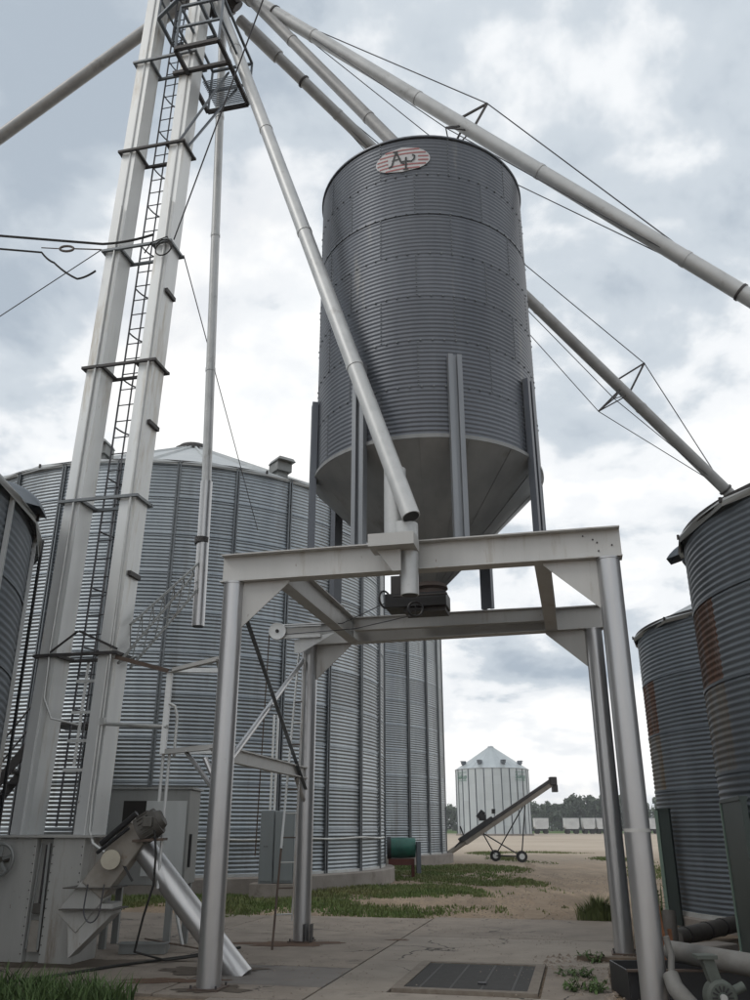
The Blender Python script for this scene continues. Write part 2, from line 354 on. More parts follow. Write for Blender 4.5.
# soil bed beside the right posts and front-left verge
def patch(name, pts, m, z):
    b = MB().add([(x, y, z) for x, y in pts], [tuple(range(len(pts)))]); o = b.build(name, m, smooth=0); tag(o, kind='structure'); return o
patch('soil_strip', [(P(2.1, -3).x, P(2.1, -3).y), (P(4.4, -3).x, P(4.4, -3).y), (P(5, 4).x, P(5, 4).y), (P(2.3, 4).x, P(2.3, 4).y)], M['soil'], -.012)
patch('verge_soil', [(-7.5, 8.2), (-2.2, 8.2), (-2.2, 9.55), (-5, 10.3), (-8, 11.2)], M['soil'], -.02)
for off in (-.95, .95):
    pts = []; n = 26
    for side in (1, -1):
        for i in range(n + 1):
            f = i / n if side == 1 else 1 - i / n
            y = 17.6 + 26 * f; x = 2.0 + .16 * (y - 17) + off + .25 * math.sin(y * .35) + side * (.20 + .07 * math.sin(y * 1.7 + off)); pts.append((x, y))
    patch('wheel_rut', pts, M['rut'] if 'rut' in M else M.setdefault('rut', mat('compacted_dirt', (.19, .145, .105), .95, 0, (.235, .185, .135), 2.5, 0, .4, 22, spec=.15, dirt=(.25, .20, .15), dscale=1.6, dthr=.5)), -.024)
# rust stains and painted contact shade on the slab
M['slab_mark'] = mat('rust_stain', (.13, .085, .06), .9, 0, (.10, .065, .048), 6, spec=.2)
def slab_mark(name, c, rx, ry, z=.004, m='slab_mark', seed=1):
    rnd = random.Random(seed); n = 40; ph = [rnd.uniform(0, 6.28) for _ in range(4)]
    pts = []
    for i in range(n):
        a = 2 * math.pi * i / n; k = 1 + .22 * math.sin(3 * a + ph[0]) + .16 * math.sin(5 * a + ph[1]) + .10 * math.sin(11 * a + ph[2]) + rnd.uniform(-.12, .12)
        pts.append((c[0] + rx * k * math.cos(a), c[1] + ry * k * math.sin(a), z))
    o = MB().add(pts, [tuple(range(n))]).build(name, M[m], smooth=0); tag(o, kind='structure')

# ------------------------------------------------------------------ grain bins
def corr(z, pitch, amp): return amp * math.sin(2 * math.pi * z / pitch)
def sheet_mesh(Rr, dphi, h, pitch, amp, spp=6, cols=4, m=None, lap=.004):
    n = max(1, round(h / pitch)); p = h / n; rows = n * spp; vs = []; fs = []
    for i in range(rows + 1):
        z = h * i / rows; rr = Rr + corr(z, p, amp)
        for j in range(cols + 1):
            a = dphi * (j / cols - .5); vs.append((rr * math.cos(a), rr * math.sin(a), z))
    for i in range(rows):
        for j in range(cols):
            k = i * (cols + 1) + j; fs.append((k, k + 1, k + cols + 2, k + cols + 1))
    me = bpy.data.meshes.new('wall_sheet'); me.from_pydata(vs, [], fs); me.shade_smooth(); me.materials.append(m); return me
def grain_bin(name, label, c, Rr, base, eave, peak, nseg, rings, mwall, pitch=.105, amp=.0085, a0=0.0, stiff=True, mstiff='stiff', roofm='roof', rust=(), vents=(), group=None, ribs=1, over=.10, spp=6, cols=4, capr=.45, ventk='hood', stiffw=.12, foundR=.35, ventm='galvold', hr=.05, stag=True, clip=.05):
    T = thing(name, label, 'grain bin', (c[0], c[1], 0), group); T['local'] = 1
    MB().lathe([(Rr + foundR, -.2), (Rr + foundR, base - .03), (Rr + foundR - .03, base), (0.01, base)], n=96).build('foundation', M['found'], T)
    MB().lathe([(Rr + .02, base), (Rr + .045, base), (Rr + .045, base + .07), (Rr + .02, base + .07)], n=96).build('base_ring', M['conduit'], T)
    dphi = 2 * math.pi / nseg; h = (eave - base - .02) / rings
    sm = sheet_mesh(Rr, dphi, h, pitch, amp, spp, cols, M[mwall])
    for r in range(rings):
        for k in range(nseg):
            o = put('wall_sheet', sm, T, (0, 0, base + .02 + r * h), a0 + dphi * (k + (.5 if not stiff and stag and r % 2 else 0)))
            if (r, k) in rust:
                o.material_slots[0].link = 'OBJECT'; o.material_slots[0].material = M[rust[(r, k)]]
    # bolted lap seam bands between rings
    for r in range(1, rings):
        b = MB(); z = base + .02 + r * h; b.lathe([(Rr + amp + .001, z - .018), (Rr + amp + .006, z - .016), (Rr + amp + .006, z + .016), (Rr + amp + .001, z + .018)], n=nseg * 4); b.build('lap_seam', M[mwall], T)
    if stiff:
        w = stiffw; b = MB()
        for sgn in (-1, 1):
            x0 = Rr + amp; b.add([(x0, sgn * w * .18, base), (x0 + .055, sgn * w * .18, base), (x0 + .055, sgn * w * .5, base), (x0 + .002, sgn * w * .5, base),
                   (x0, sgn * w * .18, eave), (x0 + .055, sgn * w * .18, eave), (x0 + .055, sgn * w * .5, eave), (x0 + .002, sgn * w * .5, eave)],
                  [(0, 1, 5, 4), (1, 2, 6, 5), (2, 3, 7, 6), (4, 5, 6, 7)])
        b.add([(Rr + amp + .004, -w * .2, base), (Rr + amp + .004, w * .2, base), (Rr + amp + .004, w * .2, eave), (Rr + amp + .004, -w * .2, eave)], [(0, 1, 2, 3)])
        me = b.mesh('stiffener', M[mstiff])
        for k in range(nseg): put('stiffener', me, T, (0, 0, 0), a0 + dphi * (k + .5))
    # roof panels with raised ribs
    Ro = Rr + over; zo = eave - over * (peak - eave) / Rr; rc = capr
    np_ = nseg * ribs; dp = 2 * math.pi / np_; b = MB()
    def pt(r, a, dz): zz = eave + (peak - eave) * (1 - r / Rr); return (r * math.cos(a), r * math.sin(a), zz + dz)
    hh = hr
    a1, a2 = -dp / 2, dp / 2; rw = .03
    vs = []
    for r in (Ro, Rr * .5, rc):
        e = rw / r
        vs += [pt(r, a1, hh), pt(r, a1 + e, hh), pt(r, a1 + e * 1.3, 0), pt(r, 0, 0), pt(r, a2 - e * 1.3, 0), pt(r, a2 - e, hh), pt(r, a2, hh)]
    fs = []
    for i in range(2):
        for j in range(6): fs.append((i * 7 + j, i * 7 + j + 1, i * 7 + j + 8, i * 7 + j + 7))
    vs += [pt(Ro, a1, -.06), pt(Ro, a2, -.06)]; fs.append((0, 3, 6, 22, 21)) ; fs.append((0,1,2,3)); fs.append((3,4,5,6))
    b.add(vs, fs); me = b.mesh('roof_panel', M[roofm], 20)
    for k in range(np_): put('roof_panel', me, T, (0, 0, 0), a0 + dp * (k + .5))
    zc = eave + (peak - eave) * (1 - rc / Rr)
    MB().lathe([(rc + .08, zc - .02), (rc + .08, zc + .14), (rc * .9, zc + .22), (rc * .85, zc + .30), (.02, zc + .36)], n=24).build('peak_cap', M['darksteel' if roofm == 'roof' else roofm], T)
    MB().lathe([(Rr + .03, eave - .06), (Rr + .05, eave - .06), (Rr + .05, eave + .02), (Rr + .03, eave + .02)], n=96).build('eave_ring', M['darksteel'], T)
    # small clips at the eave end of every rib
    b = MB().box((Ro + .01, 0, zo + hr * .7), (clip, clip, clip * 2.2)); me = b.mesh('rib_clip', M['darksteel'])
    for k in range(np_): put('rib_clip', me, T, (0, 0, 0), a0 + dp * k)
    for (az, fr, sz) in vents:
        r = Rr * fr; zz = eave + (peak - eave) * (1 - fr); b = MB()
        if ventk == 'hood':      # gooseneck half-round vent hood
            n = 14; w = sz * .5; L_ = sz * 1.1; vs = []; fs = []
            for i in range(n + 1):
                th = math.pi * i / n
                for q in range(7):
                    ang = math.pi * .5 * q / 6
                    vs.append((r - L_ * .35 + L_ * math.sin(ang), -w * math.cos(th), zz + .04 + (sz * .62 * math.sin(th)) * math.cos(ang) * 1.0 - .25 * sz * math.sin(ang)))
            for i in range(n):
                for q in range(6): k = i * 7 + q; fs.append((k, k + 1, k + 8, k + 7))
            b.add(vs, fs)
            b.box((r - .05, 0, zz + .0), (sz * .5, sz * .7, .22))
        else:
            b.box((r, 0, zz + sz * .45), (sz * .95, sz * .85, sz * .55)); b.box((r + sz * .15, 0, zz + sz * .78), (sz * 1.2, sz * 1.0, .12), 0, .8)
            b.box((r, 0, zz + .05), (sz * .6, sz * .6, sz * .4))
        o = b.build('roof_vent', M[ventm], T, 40); o.rotation_euler = (0, 0, az)
    return T
def az_toward(c, p): return math.atan2(p[1] - c[1], p[0] - c[0])
c1 = (-7.2, 30.0)
bin1 = grain_bin('grain_bin', 'large bright corrugated grain bin with shallow pitched roof behind the bucket elevator', c1, 7.5, .40, 11.75, 15.7, 27, 10, 'galv',
                 a0=R_(-86), vents=((R_(-54.5), .965, .6), (R_(-98.5), .965, .6), (R_(-10), .965, .6), (R_(160), .965, .6)), ventk='box', capr=.7, amp=.0125, hr=.085, ventm='boxgrey')
c2 = (-3.9, 45.8)
bin2 = grain_bin('grain_bin', 'corrugated grain bin seen behind the right edge of the large bright bin', c2, 7.5, .40, 11.75, 15.7, 30, 10, 'galv',
                 a0=R_(-85), vents=((R_(-60), .965, .6), (R_(100), .965, .6)), ventk='box', capr=.7, amp=.0125, hr=.085, ventm='boxgrey')
cA = (7.26, 10.2)
kA = {}
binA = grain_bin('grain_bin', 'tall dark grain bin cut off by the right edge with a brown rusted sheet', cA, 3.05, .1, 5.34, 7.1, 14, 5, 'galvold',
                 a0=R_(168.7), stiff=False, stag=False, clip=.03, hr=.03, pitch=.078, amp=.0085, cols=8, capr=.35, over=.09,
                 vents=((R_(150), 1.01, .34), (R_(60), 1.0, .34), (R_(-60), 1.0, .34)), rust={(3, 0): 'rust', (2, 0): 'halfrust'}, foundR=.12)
cB = (8.78, 16.7)
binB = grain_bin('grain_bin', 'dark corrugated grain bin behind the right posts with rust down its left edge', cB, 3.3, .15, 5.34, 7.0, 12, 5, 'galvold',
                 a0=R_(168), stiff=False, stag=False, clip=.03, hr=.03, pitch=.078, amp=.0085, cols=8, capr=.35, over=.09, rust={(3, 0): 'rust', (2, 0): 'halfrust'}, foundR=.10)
cC = (-12.72, 10.5)
binC = grain_bin('grain_bin', 'dark grain bin cut off by the left edge with a round roof vent', cC, 7.5, .2, 6.1, 9.9, 24, 5, 'galvold',
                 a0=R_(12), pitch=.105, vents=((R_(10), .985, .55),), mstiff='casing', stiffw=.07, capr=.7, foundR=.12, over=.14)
cF = (24.9, 186.0)
binF = grain_bin('grain_bin', 'far pale galvanised grain bin with conical roof across the gravel lot', cF, 7.7, .3, 12.9, 17.9, 27, 8, 'galvnew',
                 a0=R_(-90), pitch=.2, amp=.012, spp=4, cols=2, mstiff='galvold', roofm='galvnew', capr=.6, stiffw=.22,
                 vents=tuple((R_(-90 + q), .82, .95) for q in (-75, -30, 15, 62, 110, 160, 205)), ventk='box')
# green maker marks on the far bin, flat print on the wall
def bin_text(txt, c, Rr, azc, z, size):
    cu = bpy.data.curves.new('lettering', 'FONT'); cu.body = txt; cu.size = size; cu.align_x = 'CENTER'; cu.extrude = .01; cu.shear = .2
    o = bpy.data.objects.new('lettering', cu); COL.objects.link(o)
    bpy.context.view_layer.update(); dg = bpy.context.evaluated_depsgraph_get()
    me = bpy.data.meshes.new_from_object(o.evaluated_get(dg)); bpy.data.objects.remove(o)
    for v in me.vertices:
        a = azc + v.co.x / Rr; r = Rr + .07 + v.co.z; v.co = V((r * math.cos(a), r * math.sin(a), z + v.co.y))
    me.materials.clear(); me.materials.append(M['greenlogo']); return me
for az in (R_(-90 - 62), R_(-90 + 42)):
    put('lettering', bin_text('Sukup', cF, 7.7, az, 10.9, 1.35), binF)
    fr = MB()
    for zz in (10.55, 12.15):
        for q in range(8):
            a_, b_ = az + (-1.6 + .4 * q) / 7.7, az + (-1.2 + .4 * q) / 7.7
            fr.bar((7.77 * math.cos(a_), 7.77 * math.sin(a_), zz), (7.77 * math.cos(b_), 7.77 * math.sin(b_), zz), .02, .1)
    fr.build('logo_outline', M['greenlogo'], binF)

# ------------------------------------------------------------------ portal frame
PZ = 4.45; BH = .36
FL, FR, RL, RR = V((-1.77, 10.1, 0)), V((2.66, 9.07, 0)), V((-1.1, 14.0, 0)), V((3.38, 12.7, 0))
T = thing('portal_frame', 'silver painted steel drive-through frame carrying the hopper tank', 'steel frame', CT)
for p in (FL, FR, RL, RR):
    MB().tube([p + V((0, 0, .0)), p + V((0, 0, PZ))], .13, 28).build('post', M['silver'], T)
    MB().box((p.x, p.y, .010), (.34, .34, .020), YAW).build('base_plate', M['brown'], T)
    b = MB()
    for q in range(4): b.tube([p + A * .14 * (1 if q % 2 else -1) + B * .14 * (1 if q > 1 else -1) + V((0, 0, zz)) for zz in (0, .05)], .012, 6)
    b.build('anchor_bolts', M['darksteel'], T)
    MB().tube([p + V((0, 0, PZ - .02)), p + V((0, 0, PZ))], .138, 28).build('weld_band', M['silver'], T)
MB().tube([FR + V((0, 0, 1.55)), FR + V((0, 0, 1.585))], .133, 28).build('weld_band', M['beam'], T)
def ext(a, b, e): d = (b - a).normalized(); return a - d * e, b + d * e
zc = V((0, 0, PZ + BH / 2 + .002))
a_, b_ = ext(FL, FR, .16); MB().ibeam(a_ + zc, b_ + zc, .20, BH).build('front_beam', M['beam'], T)
a_, b_ = ext(RL, RR, .16); MB().ibeam(a_ + zc, b_ + zc, .20, BH).build('rear_beam', M['beam'], T)
def fy(p, q, s):   # point on the line p-q at portal coordinate s
    sp, sq = (p - CT).dot(A), (q - CT).dot(A); return p.lerp(q, (s - sp) / (sq - sp))
for s in (-1.62, 1.62):
    p, q = fy(FL, FR, s) + B * .105, fy(RL, RR, s) - B * .105
    MB().ibeam(p + zc, q + zc, .18, BH - .006).build('cross_beam', M['beam'], T)
for t in (-1.617, 1.617):
    p, q = P(-1.52, t) , P(1.52, t)
    MB().ibeam(p + zc + V((0,0,.05)), q + zc + V((0,0,.05)), .14, .22).build('saddle_beam', M['beam'], T)
for (p, q) in ((FL, FR), (FR, FL), (RL, RR), (RR, RL)):
    d = (q - p).normalized(); n = V((-d.y, d.x, 0)) * .014; o0 = p + d * .128 - n / 2
    k = .60
    MB().prism([o0 + V((0, 0, PZ - .001)), o0 + d * k + V((0, 0, PZ - .001)), o0 + d * k + V((0, 0, PZ - .03)), o0 + V((0, 0, PZ - k * .95))], n).build('gusset', M['beam'], T)
for (p, q) in ((FR, FL),):
    d = (q - p).normalized(); n = V((d.y, -d.x, 0));  n = n if n.dot(B) < 0 else -n; b = MB()
    for k, z in ((2.6, .29), (1.4, .24), (.9, .20), (.8, .10), (-.9, .16)): c = p + d * (.02 + .09 * k) + n * .006 + V((0, 0, PZ + z)); b.tube([c, c + n * .012], .010, 6)
    b.build('bolt_group', M['darksteel'], T)
# side girt with knee braces and the crossed braces on the left side
gz = 2.4
p, q = FL + (RL - FL).normalized() * .13, RL - (RL - FL).normalized() * .13
MB().ibeam(p + V((0, 0, gz)), q + V((0, 0, gz)), .10, .17).build('side_girt', M['beam'], T)
MB().tube([RL + V((-.12, -.55, gz - .09)), RL + V((-.02, -.10, gz - .42))], .03, 10).build('knee_brace', M['silver'], T)
MB().tube([FL + V((-.22, .05, gz - .05)), FL + V((-.02, 0, gz - .42))], .03, 10).build('knee_brace', M['silver'], T)
MB().angle(FL + V((.12, .12, 4.05)), RL + V((-.02, -.16, 2.15)), .055).build('diagonal_brace', M['stiff'], T)
MB().tube([FL + V((.08, .1, 2.35)), RL + V((-.1, -.1, 4.2))], .038, 10).build('diagonal_brace', M['silver'], T)
for i, p in enumerate((RL,)):
    for dx in (-.05, .05): MB().box(p + V((.10 + dx, -.12, .13)), (.012, .14, .24), YAW).build('base_gusset', M['darksteel'], T)

# ------------------------------------------------------------------ hopper tank
TR = 1.67; TZ0, TZ1 = 6.38, 11.44; OUT = 4.78
T = thing('hopper_tank', 'dark corrugated hopper bottom tank with an oval emblem held up on the steel frame', 'hopper tank', (CT.x, CT.y, 0)); T['local'] = 1; tank = T
nr = 7; hh = (TZ1 - TZ0) / nr; ns = 10; dphi = 2 * math.pi / ns
sm = sheet_mesh(TR, dphi, hh, .068, .0062, 6, 12, M['galvdark'])
for r in range(nr):
    for k in range(ns):
        put('wall_sheet', sm, T, (0, 0, TZ0 + r * hh), R_(-97) + dphi * (k + .5 * (r % 2)))
for r in (0, 5, nr):
    b = MB(); z = TZ0 + r * hh; w = .012; b.lathe([(TR + .003, z - w), (TR + .0072, z - w * .8), (TR + .0072, z + w * .8), (TR + .003, z + w)], n=120); b.build('lap_seam', M['galvdark'], T)
# bolts along the vertical laps and the ring laps
b = MB()
for r in range(nr + 1):
    z = TZ0 + r * hh
    for k in range(64):
        a = 2 * math.pi * k / 64; b.box((( TR + .009) * math.cos(a), (TR + .011) * math.sin(a), z), (.014, .020, .020), a)
for r in range(nr):
    for k in range(ns):
        a = R_(-97) + dphi * (k + .5 + .5 * (r % 2))
        for j in range(11): b.box(((TR + .007) * math.cos(a), (TR + .007) * math.sin(a), TZ0 + (r + (j + .5) / 11) * hh), (.013, .018, .018), a)
o = b.build('bolts', M['stiff'], T, 0); o['kind'] = 'stuff'
# vertical lap strips
b = MB().lathe([(TR + .03, TZ0 - .05), (TR + .035, TZ0 - .05), (TR + .035, TZ0 + .0), (TR + .01, TZ0 + .02)], n=120); b.build('hopper_flange', M['cone'], T)
nc = 16; dc = 2 * math.pi / nc; vs = []; fs = []
for i, (r, z) in enumerate(((TR + .03, TZ0 - .05), (1.2, TZ0 - .05 - (TR + .03 - 1.2) * (TZ0 - .05 - OUT) / (TR + .03 - .2)), (.7, OUT + (.5) * (TZ0 - .05 - OUT) / (TR + .03 - .2)), (.2, OUT))):
    for j in range(5):
        a = dc * (j / 4 - .5); dr = .008 if j == 0 else 0; vs.append(((r + dr) * math.cos(a), (r + dr) * math.sin(a), z))
for i in range(3):
    for j in range(4): k = i * 5 + j; fs.append((k, k + 5, k + 6, k + 1))
me = MB().add(vs, fs).mesh('cone_panel', M['cone'])
for k in range(nc): put('cone_panel', me, T, (0, 0, 0), R_(4) + dc * k)
MB().lathe([(.23, OUT + .03), (.25, OUT - .03), (.20, OUT - .06), (.2, OUT - .12)], n=24).build('outlet_collar', M['collarrust'], T)
MB().lathe([(TR + .01, TZ1 - .015), (TR + .028, TZ1 - .01), (TR + .028, TZ1 + .015), (.35, 12.25), (.35, 12.37), (.01, 12.39)], n=96).build('roof', M['galvdark'], T)
for k in range(8):   # channel legs bolted outside the wall
    a = R_(-13 - 90 + 22.5 + 45 * k); ca, sa = math.cos(a), math.sin(a)
    zt = 7.56; zb = PZ + BH + .005; L_ = thing_leg = None
    def q(r, w): return (r * ca - w * sa, r * sa + w * ca)
    r0 = TR + .008; b = MB(); prof = [(r0, -.095), (r0 + .09, -.095), (r0 + .09, -.03), (r0 + .045, -.03), (r0 + .045, .03), (r0 + .09, .03), (r0 + .09, .095), (r0, .095)]
    n = len(prof); vs = [(*q(r, w), z) for z in (zb, zt) for r, w in prof]
    b.add(vs, [(i, (i + 1) % n, n + (i + 1) % n, n + i) for i in range(n)] + [tuple(range(n)), tuple(range(n, 2 * n))])
    lg = b.build('leg', M['galvdark'] if k not in (0, 7) else M['leg'], T)
    bb = MB().box((*q(r0 + .05, 0), zb + .008), (.26, .26, .016), a); bb.build('foot_plate', M['darksteel'], lg)
    bb = MB()
    for j in range(17):
        for w in (-.062, .062): bb.box((*q(r0 + .094, w), 6.45 + j * .065), (.012, .016, .016), a)
    bb.build('bolt_row', M['stiff'], lg, 0)
    lg['local'] = 1
# emblem: white oval with red bars and black letters, curved with the wall
ea = math.atan2(-CT.y, -CT.x) - R_(9.0); ez = 11.02
def em(p, q_, off): a = ea + p / TR; r = TR + off; return (r * math.cos(a), r * math.sin(a), ez + q_)
# ea angle increases counter-clockwise; seen from outside (camera side) +p runs to the right
EW, EH = .42, .235
def strip(p0, p1, q0, q1, off, b, n=8):
    vs = []; fs = []
    for i in range(n + 1):
        p = p0 + (p1 - p0) * i / n; vs += [em(p, q0, off), em(p, q1, off)]
    for i in range(n): fs.append((2 * i, 2 * i + 2, 2 * i + 3, 2 * i + 1))
    b.add(vs, fs)
emb = bpy.data.objects.new('emblem', None)
b = MB(); vs = [em(0, 0, .02)]; N_ = 48; 
rows = 12
for k in range(rows):
    q0 = -EH + 2 * EH * k / rows; q1 = -EH + 2 * EH * (k + 1) / rows; vs = []; fs = []
    for i in range(17):
        u = -1 + 2 * i / 16
        vs += [em(u * EW * math.sqrt(max(0, 1 - (q0 / EH) ** 2)), q0, .02), em(u * EW * math.sqrt(max(0, 1 - (q1 / EH) ** 2)), q1, .02)]
    for i in range(16): fs.append((2 * i, 2 * i + 2, 2 * i + 3, 2 * i + 1))
    b.add(vs, fs)
bpy.data.objects.remove(emb)
emb = b.build('emblem', M['emwhite'], T); emb['label'] = 'white oval emblem with red bars and black letters'; emb['local'] = 1
b = MB()
for k in range(6):
    qc = -.178 + .071 * k; wd = EW * math.sqrt(1 - (qc / EH) ** 2) * .95
    if abs(qc) < .10:
        strip(-wd, -.22, qc - .013, qc + .013, .024, b); strip(.24, wd, qc - .013, qc + .013, .024, b)
    else: strip(-wd, wd, qc - .013, qc + .013, .024, b)
b.build('red_bars', M['emred'], emb)
def stroke(pts, w, b, off=.03):
    for (p0, q0), (p1, q1) in zip(pts, pts[1:]):
        dx, dy = p1 - p0, q1 - q0; l = math.hypot(dx, dy); nx_, ny_ = -dy / l * w / 2, dx / l * w / 2; ex, ey = dx / l * w / 3, dy / l * w / 3
        b.add([em(p0 + nx_ - ex, q0 + ny_ - ey, off), em(p0 - nx_ - ex, q0 - ny_ - ey, off), em(p1 - nx_ + ex, q1 - ny_ + ey, off), em(p1 + nx_ + ex, q1 + ny_ + ey, off)], [(0, 1, 2, 3)])
b = MB()
stroke([(-.20, -.11), (-.16, -.10), (-.09, .16), (-.01, -.07), (.03, -.09)], .026, b)
stroke([(-.15, .0), (-.03, .02)], .022, b); stroke([(-.13, .165), (-.07, .165)], .022, b)
stroke([(.06, .02), (.055, -.20)], .028, b); stroke([(.02, -.20), (.09, -.20)], .022, b)
stroke([(.0, -.05), (.06, -.045), (.14, -.06), (.18, -.02), (.19, .04), (.16, .06)], .024, b)
b.build('letters', M['black'], emb)

# slide gate under the hopper
T = thing('slide_gate', 'black slide gate box hanging under the hopper outlet with a hand wheel', 'slide gate', (.72, 11.45, 4.4))
gx, gy, gzz = .60, 11.35, 4.52
MB().box((gx, gy, gzz), (.86, .42, .20), YAW).build('gate_box', M['black'], T, bevel=.01)
MB().box((gx + .12, gy, gzz - .13), (.58, .36, .06), YAW).build('gate_track', M['darksteel'], T)
MB().tube([(gx - .35, gy - .23, gzz + .03), (gx + .38, gy - .23 - .17, gzz + .03)], .016, 8).build('rack_shaft', M['darksteel'], T)
b = MB(); cw = V((gx - .05, gy - .30, gzz - .16)); pts = [cw + V((.10 * math.cos(a), 0, .10 * math.sin(a))) for a in [2 * math.pi * i / 18 for i in range(19)]]
b.tube(pts, .018, 6, False); b.bar(cw - V((.1, 0, 0)), cw + V((.1, 0, 0)), .015, .015); b.bar(cw - V((0, 0, .1)), cw + V((0, 0, .1)), .015, .015, (0, 1, 0))
b.build('hand_wheel', M['black'], T)
b = MB(); cw = V((gx - .46, gy - .1, gzz + .02)); b.tube([cw + V((0.0, .10 * math.cos(a), .12 * math.sin(a))) + V((.08 * math.cos(a), 0, 0)) for a in [2 * math.pi * i / 18 for i in range(19)]], .014, 6, False)
b.build('chain_ring', M['black'], T)
MB().box((gx - .28, gy - .05, gzz + .22), (.16, .2, .26), YAW).build('inlet_block', M['darksteel'], T)

# ------------------------------------------------------------------ distributor and spouts
DC = V((-3.5, 12.75, 18.9))
T = thing('grain_distributor', 'round grain distributor above the platform where the spouts meet', 'distributor', DC)
MB().lathe([(.15, .9), (.18, .5), (.55, .25), (.62, -.05), (.55, -.2), (.1, -.25)], DC, 32, closed=True).build('housing', M['casing'], T)
for k in range(12):
    a = R_(30 * k); d = V((math.cos(a), math.sin(a), -.9)).normalized(); MB().tube([DC + d * .3, DC + d * .75], .14, 14).build('outlet', M['darksteel'], T)
def spout(label, pts, r=.145, bands=6, m='spout', group='grain spouts fanning out from the distributor', name='grain_spout'):
    T = thing(name, label, 'spout', pts[-1], group)
    MB().tube(pts, r, 24).build('tube', M[m], T)
    # flange bands where the lengths join
    L_ = [(V(b) - V(a)) for a, b in zip(pts, pts[1:])]; i0 = max(range(len(L_)), key=lambda i: L_[i].length)
    a = V(pts[i0]); d = L_[i0]; n = int(d.length // 3.05); u = d.normalized()
    for i in range(1, n + 1): c = a + u * 3.05 * i; MB().tube([c - u * .035, c + u * .035], r + .008, 24).build('joint_band', M[m], T)
    return T
dirv = lambda p: (V(p) - DC).normalized()
o2 = V((-3.58, 12.74, 18.75))
s2 = spout('long silver spout running down in front of the hopper tank to the frame', [o2, (.424, 9.145, 4.99)], .112)
MB().tube([V((.424, 9.145, 4.99)) + (V((.424, 9.145, 4.99)) - o2).normalized() * q for q in (0, .006)], .098, 20).build('open_mouth', M['black'], s2)
s3 = spout('long spout passing over the top of the tank to the upper right edge', [V((-3.3, 12.7, 18.75)), (7.26, 10.2, 7.35)], .13)
s4 = spout('spout going behind the tank down to the bin at the right edge', [V((-2.97, 13.1, 18.1)), (8.78, 16.7, 6.97)], .12, m='spoutdull')
s5 = spout('short spout ending on the roof of the hopper tank', [V((-3.25, 12.75, 19.02)), (.79, 11.47, 12.38)], .115, m='spoutdull')
s1 = spout('spout sloping down to the upper left edge of the photo', [V((-3.6, 12.75, 18.75)), (-7.93, 13.5, 15.15), (-16.4, 14.9, 8.4)], .13, m='spoutdull')
for st, en in ((V((-3.3, 12.7, 18.75)), V((7.26, 10.2, 7.35))), (V((-2.97, 13.1, 18.1)), V((8.78, 16.7, 6.97))), (V((-3.25, 12.75, 19.02)), V((.79, 11.47, 12.38)))):
    u = (en - st).normalized(); T2 = s3 if en.x > 7 and en.y < 11 else s4 if en.x > 8 else s5
    MB().tube([st + u * .3, st + u * 1.2], .15, 16).build('liner', M['spoutdull'], T2)
# the drop spout with open end and lattice support
top, mid, end = V((-3.42, 13.4, 18.7)), V((-2.99, 13.6, 7.2)), V((-2.94, 13.6, 4.7))
s6 = spout('thin vertical drop spout with an open end hanging beside the elevator', [top, mid], .085, name='grain_spout')
MB().tube([mid + V((0, 0, .1)), end], .105, 20).build('sleeve', M['silver'], s6)
MB().tube([mid + V((0, 0, -.95)), mid + V((0, 0, -1.05))], .125, 20).build('clamp_ring', M['darksteel'], s6)
MB().tube([end + V((0, 0, .02)), end - V((0, 0, .01))], .09, 20).build('open_mouth', M['black'], s6)
# outlet leg at the front beam
T = thing('spout_outlet', 'vertical grey outlet pipe and bracket on the front beam of the frame', 'outlet pipe', (.3, 9.4, 3.9))
MB().tube([(.245, 9.40, 5.70), (.245, 9.40, 4.78)], .135, 20).build('upright_pipe', M['spout'], T)
MB().tube([(.36, 9.36, 4.97), (.36, 9.36, 4.78)], .155, 24).build('sleeve', M['spout'], T)
MB().tube([(.405, 9.36, 4.80), (.405, 9.36, 4.10)], .105, 24).build('drop_pipe', M['spout'], T)
MB().tube([(.405, 9.36, 4.102), (.405, 9.36, 4.095)], .09, 20).build('open_mouth', M['black'], T)
b = MB().box((.22, 9.26, 4.70), (.54, .36, .15), YAW); b.prism([(.02, 9.28, 4.62), (.30, 9.22, 4.62), (.30, 9.22, 4.36), (.20, 9.245, 4.36)], (0, .012, 0))
b.build('bracket', M['beam'], T)

# kingpost bracing on the long spouts
def king(st, en, f0, f1, fk, hgt, label, side=.35, low=.45):
    st, en = V(st), V(en); u = (en - st).normalized(); L_ = (en - st).length; sx = u.cross(V((0, 0, 1))).normalized(); up = sx.cross(u)
    c = st + u * L_ * fk; tp = c + up * hgt; T = thing('spout_brace', label, 'cable brace', c, 'cable braces on the long spouts')
    b = MB(); 
    for w in (-.16, .16): b.bar(c + u * w * 1.3, tp, .035, .035)
    b.build('kingpost', M['darksteel'], T)
    l1, l2 = c - up * low + sx * side, c - up * low - sx * side
    MB().bar(c, l1, .03, .03).bar(c, l2, .03, .03).bar(l1, l2, .02, .02).bar(c + u * .2, l1, .02, .02).bar(c + u * .2, l2, .02, .02).build('lower_strut', M['darksteel'], T)
    p0, p1 = st + u * L_ * f0, st + u * L_ * f1
    MB().tube([p0, tp, p1], .011, 6).build('upper_cable', M['wire'], T)
    MB().tube([p0, l1, p1], .009, 6).build('lower_cable', M['wire'], T); MB().tube([p0, l2, p1], .009, 6).build('lower_cable', M['wire'], T)
    for p in (p0, p1): MB().tube([p - u * .02, p + u * .02], .145, 16).build('cable_clamp', M['darksteel'], T)
king((-3.3, 12.7, 18.75), (7.26, 10.2, 7.35), .115, .84, .465, .62, 'cable brace over the upper spout beside the tank top', .3, .4)
king((-2.97, 13.1, 18.1), (8.78, 16.7, 6.97), .12, .885, .70, 1.0, 'star shaped cable brace on the lower right spout', .3, .62)

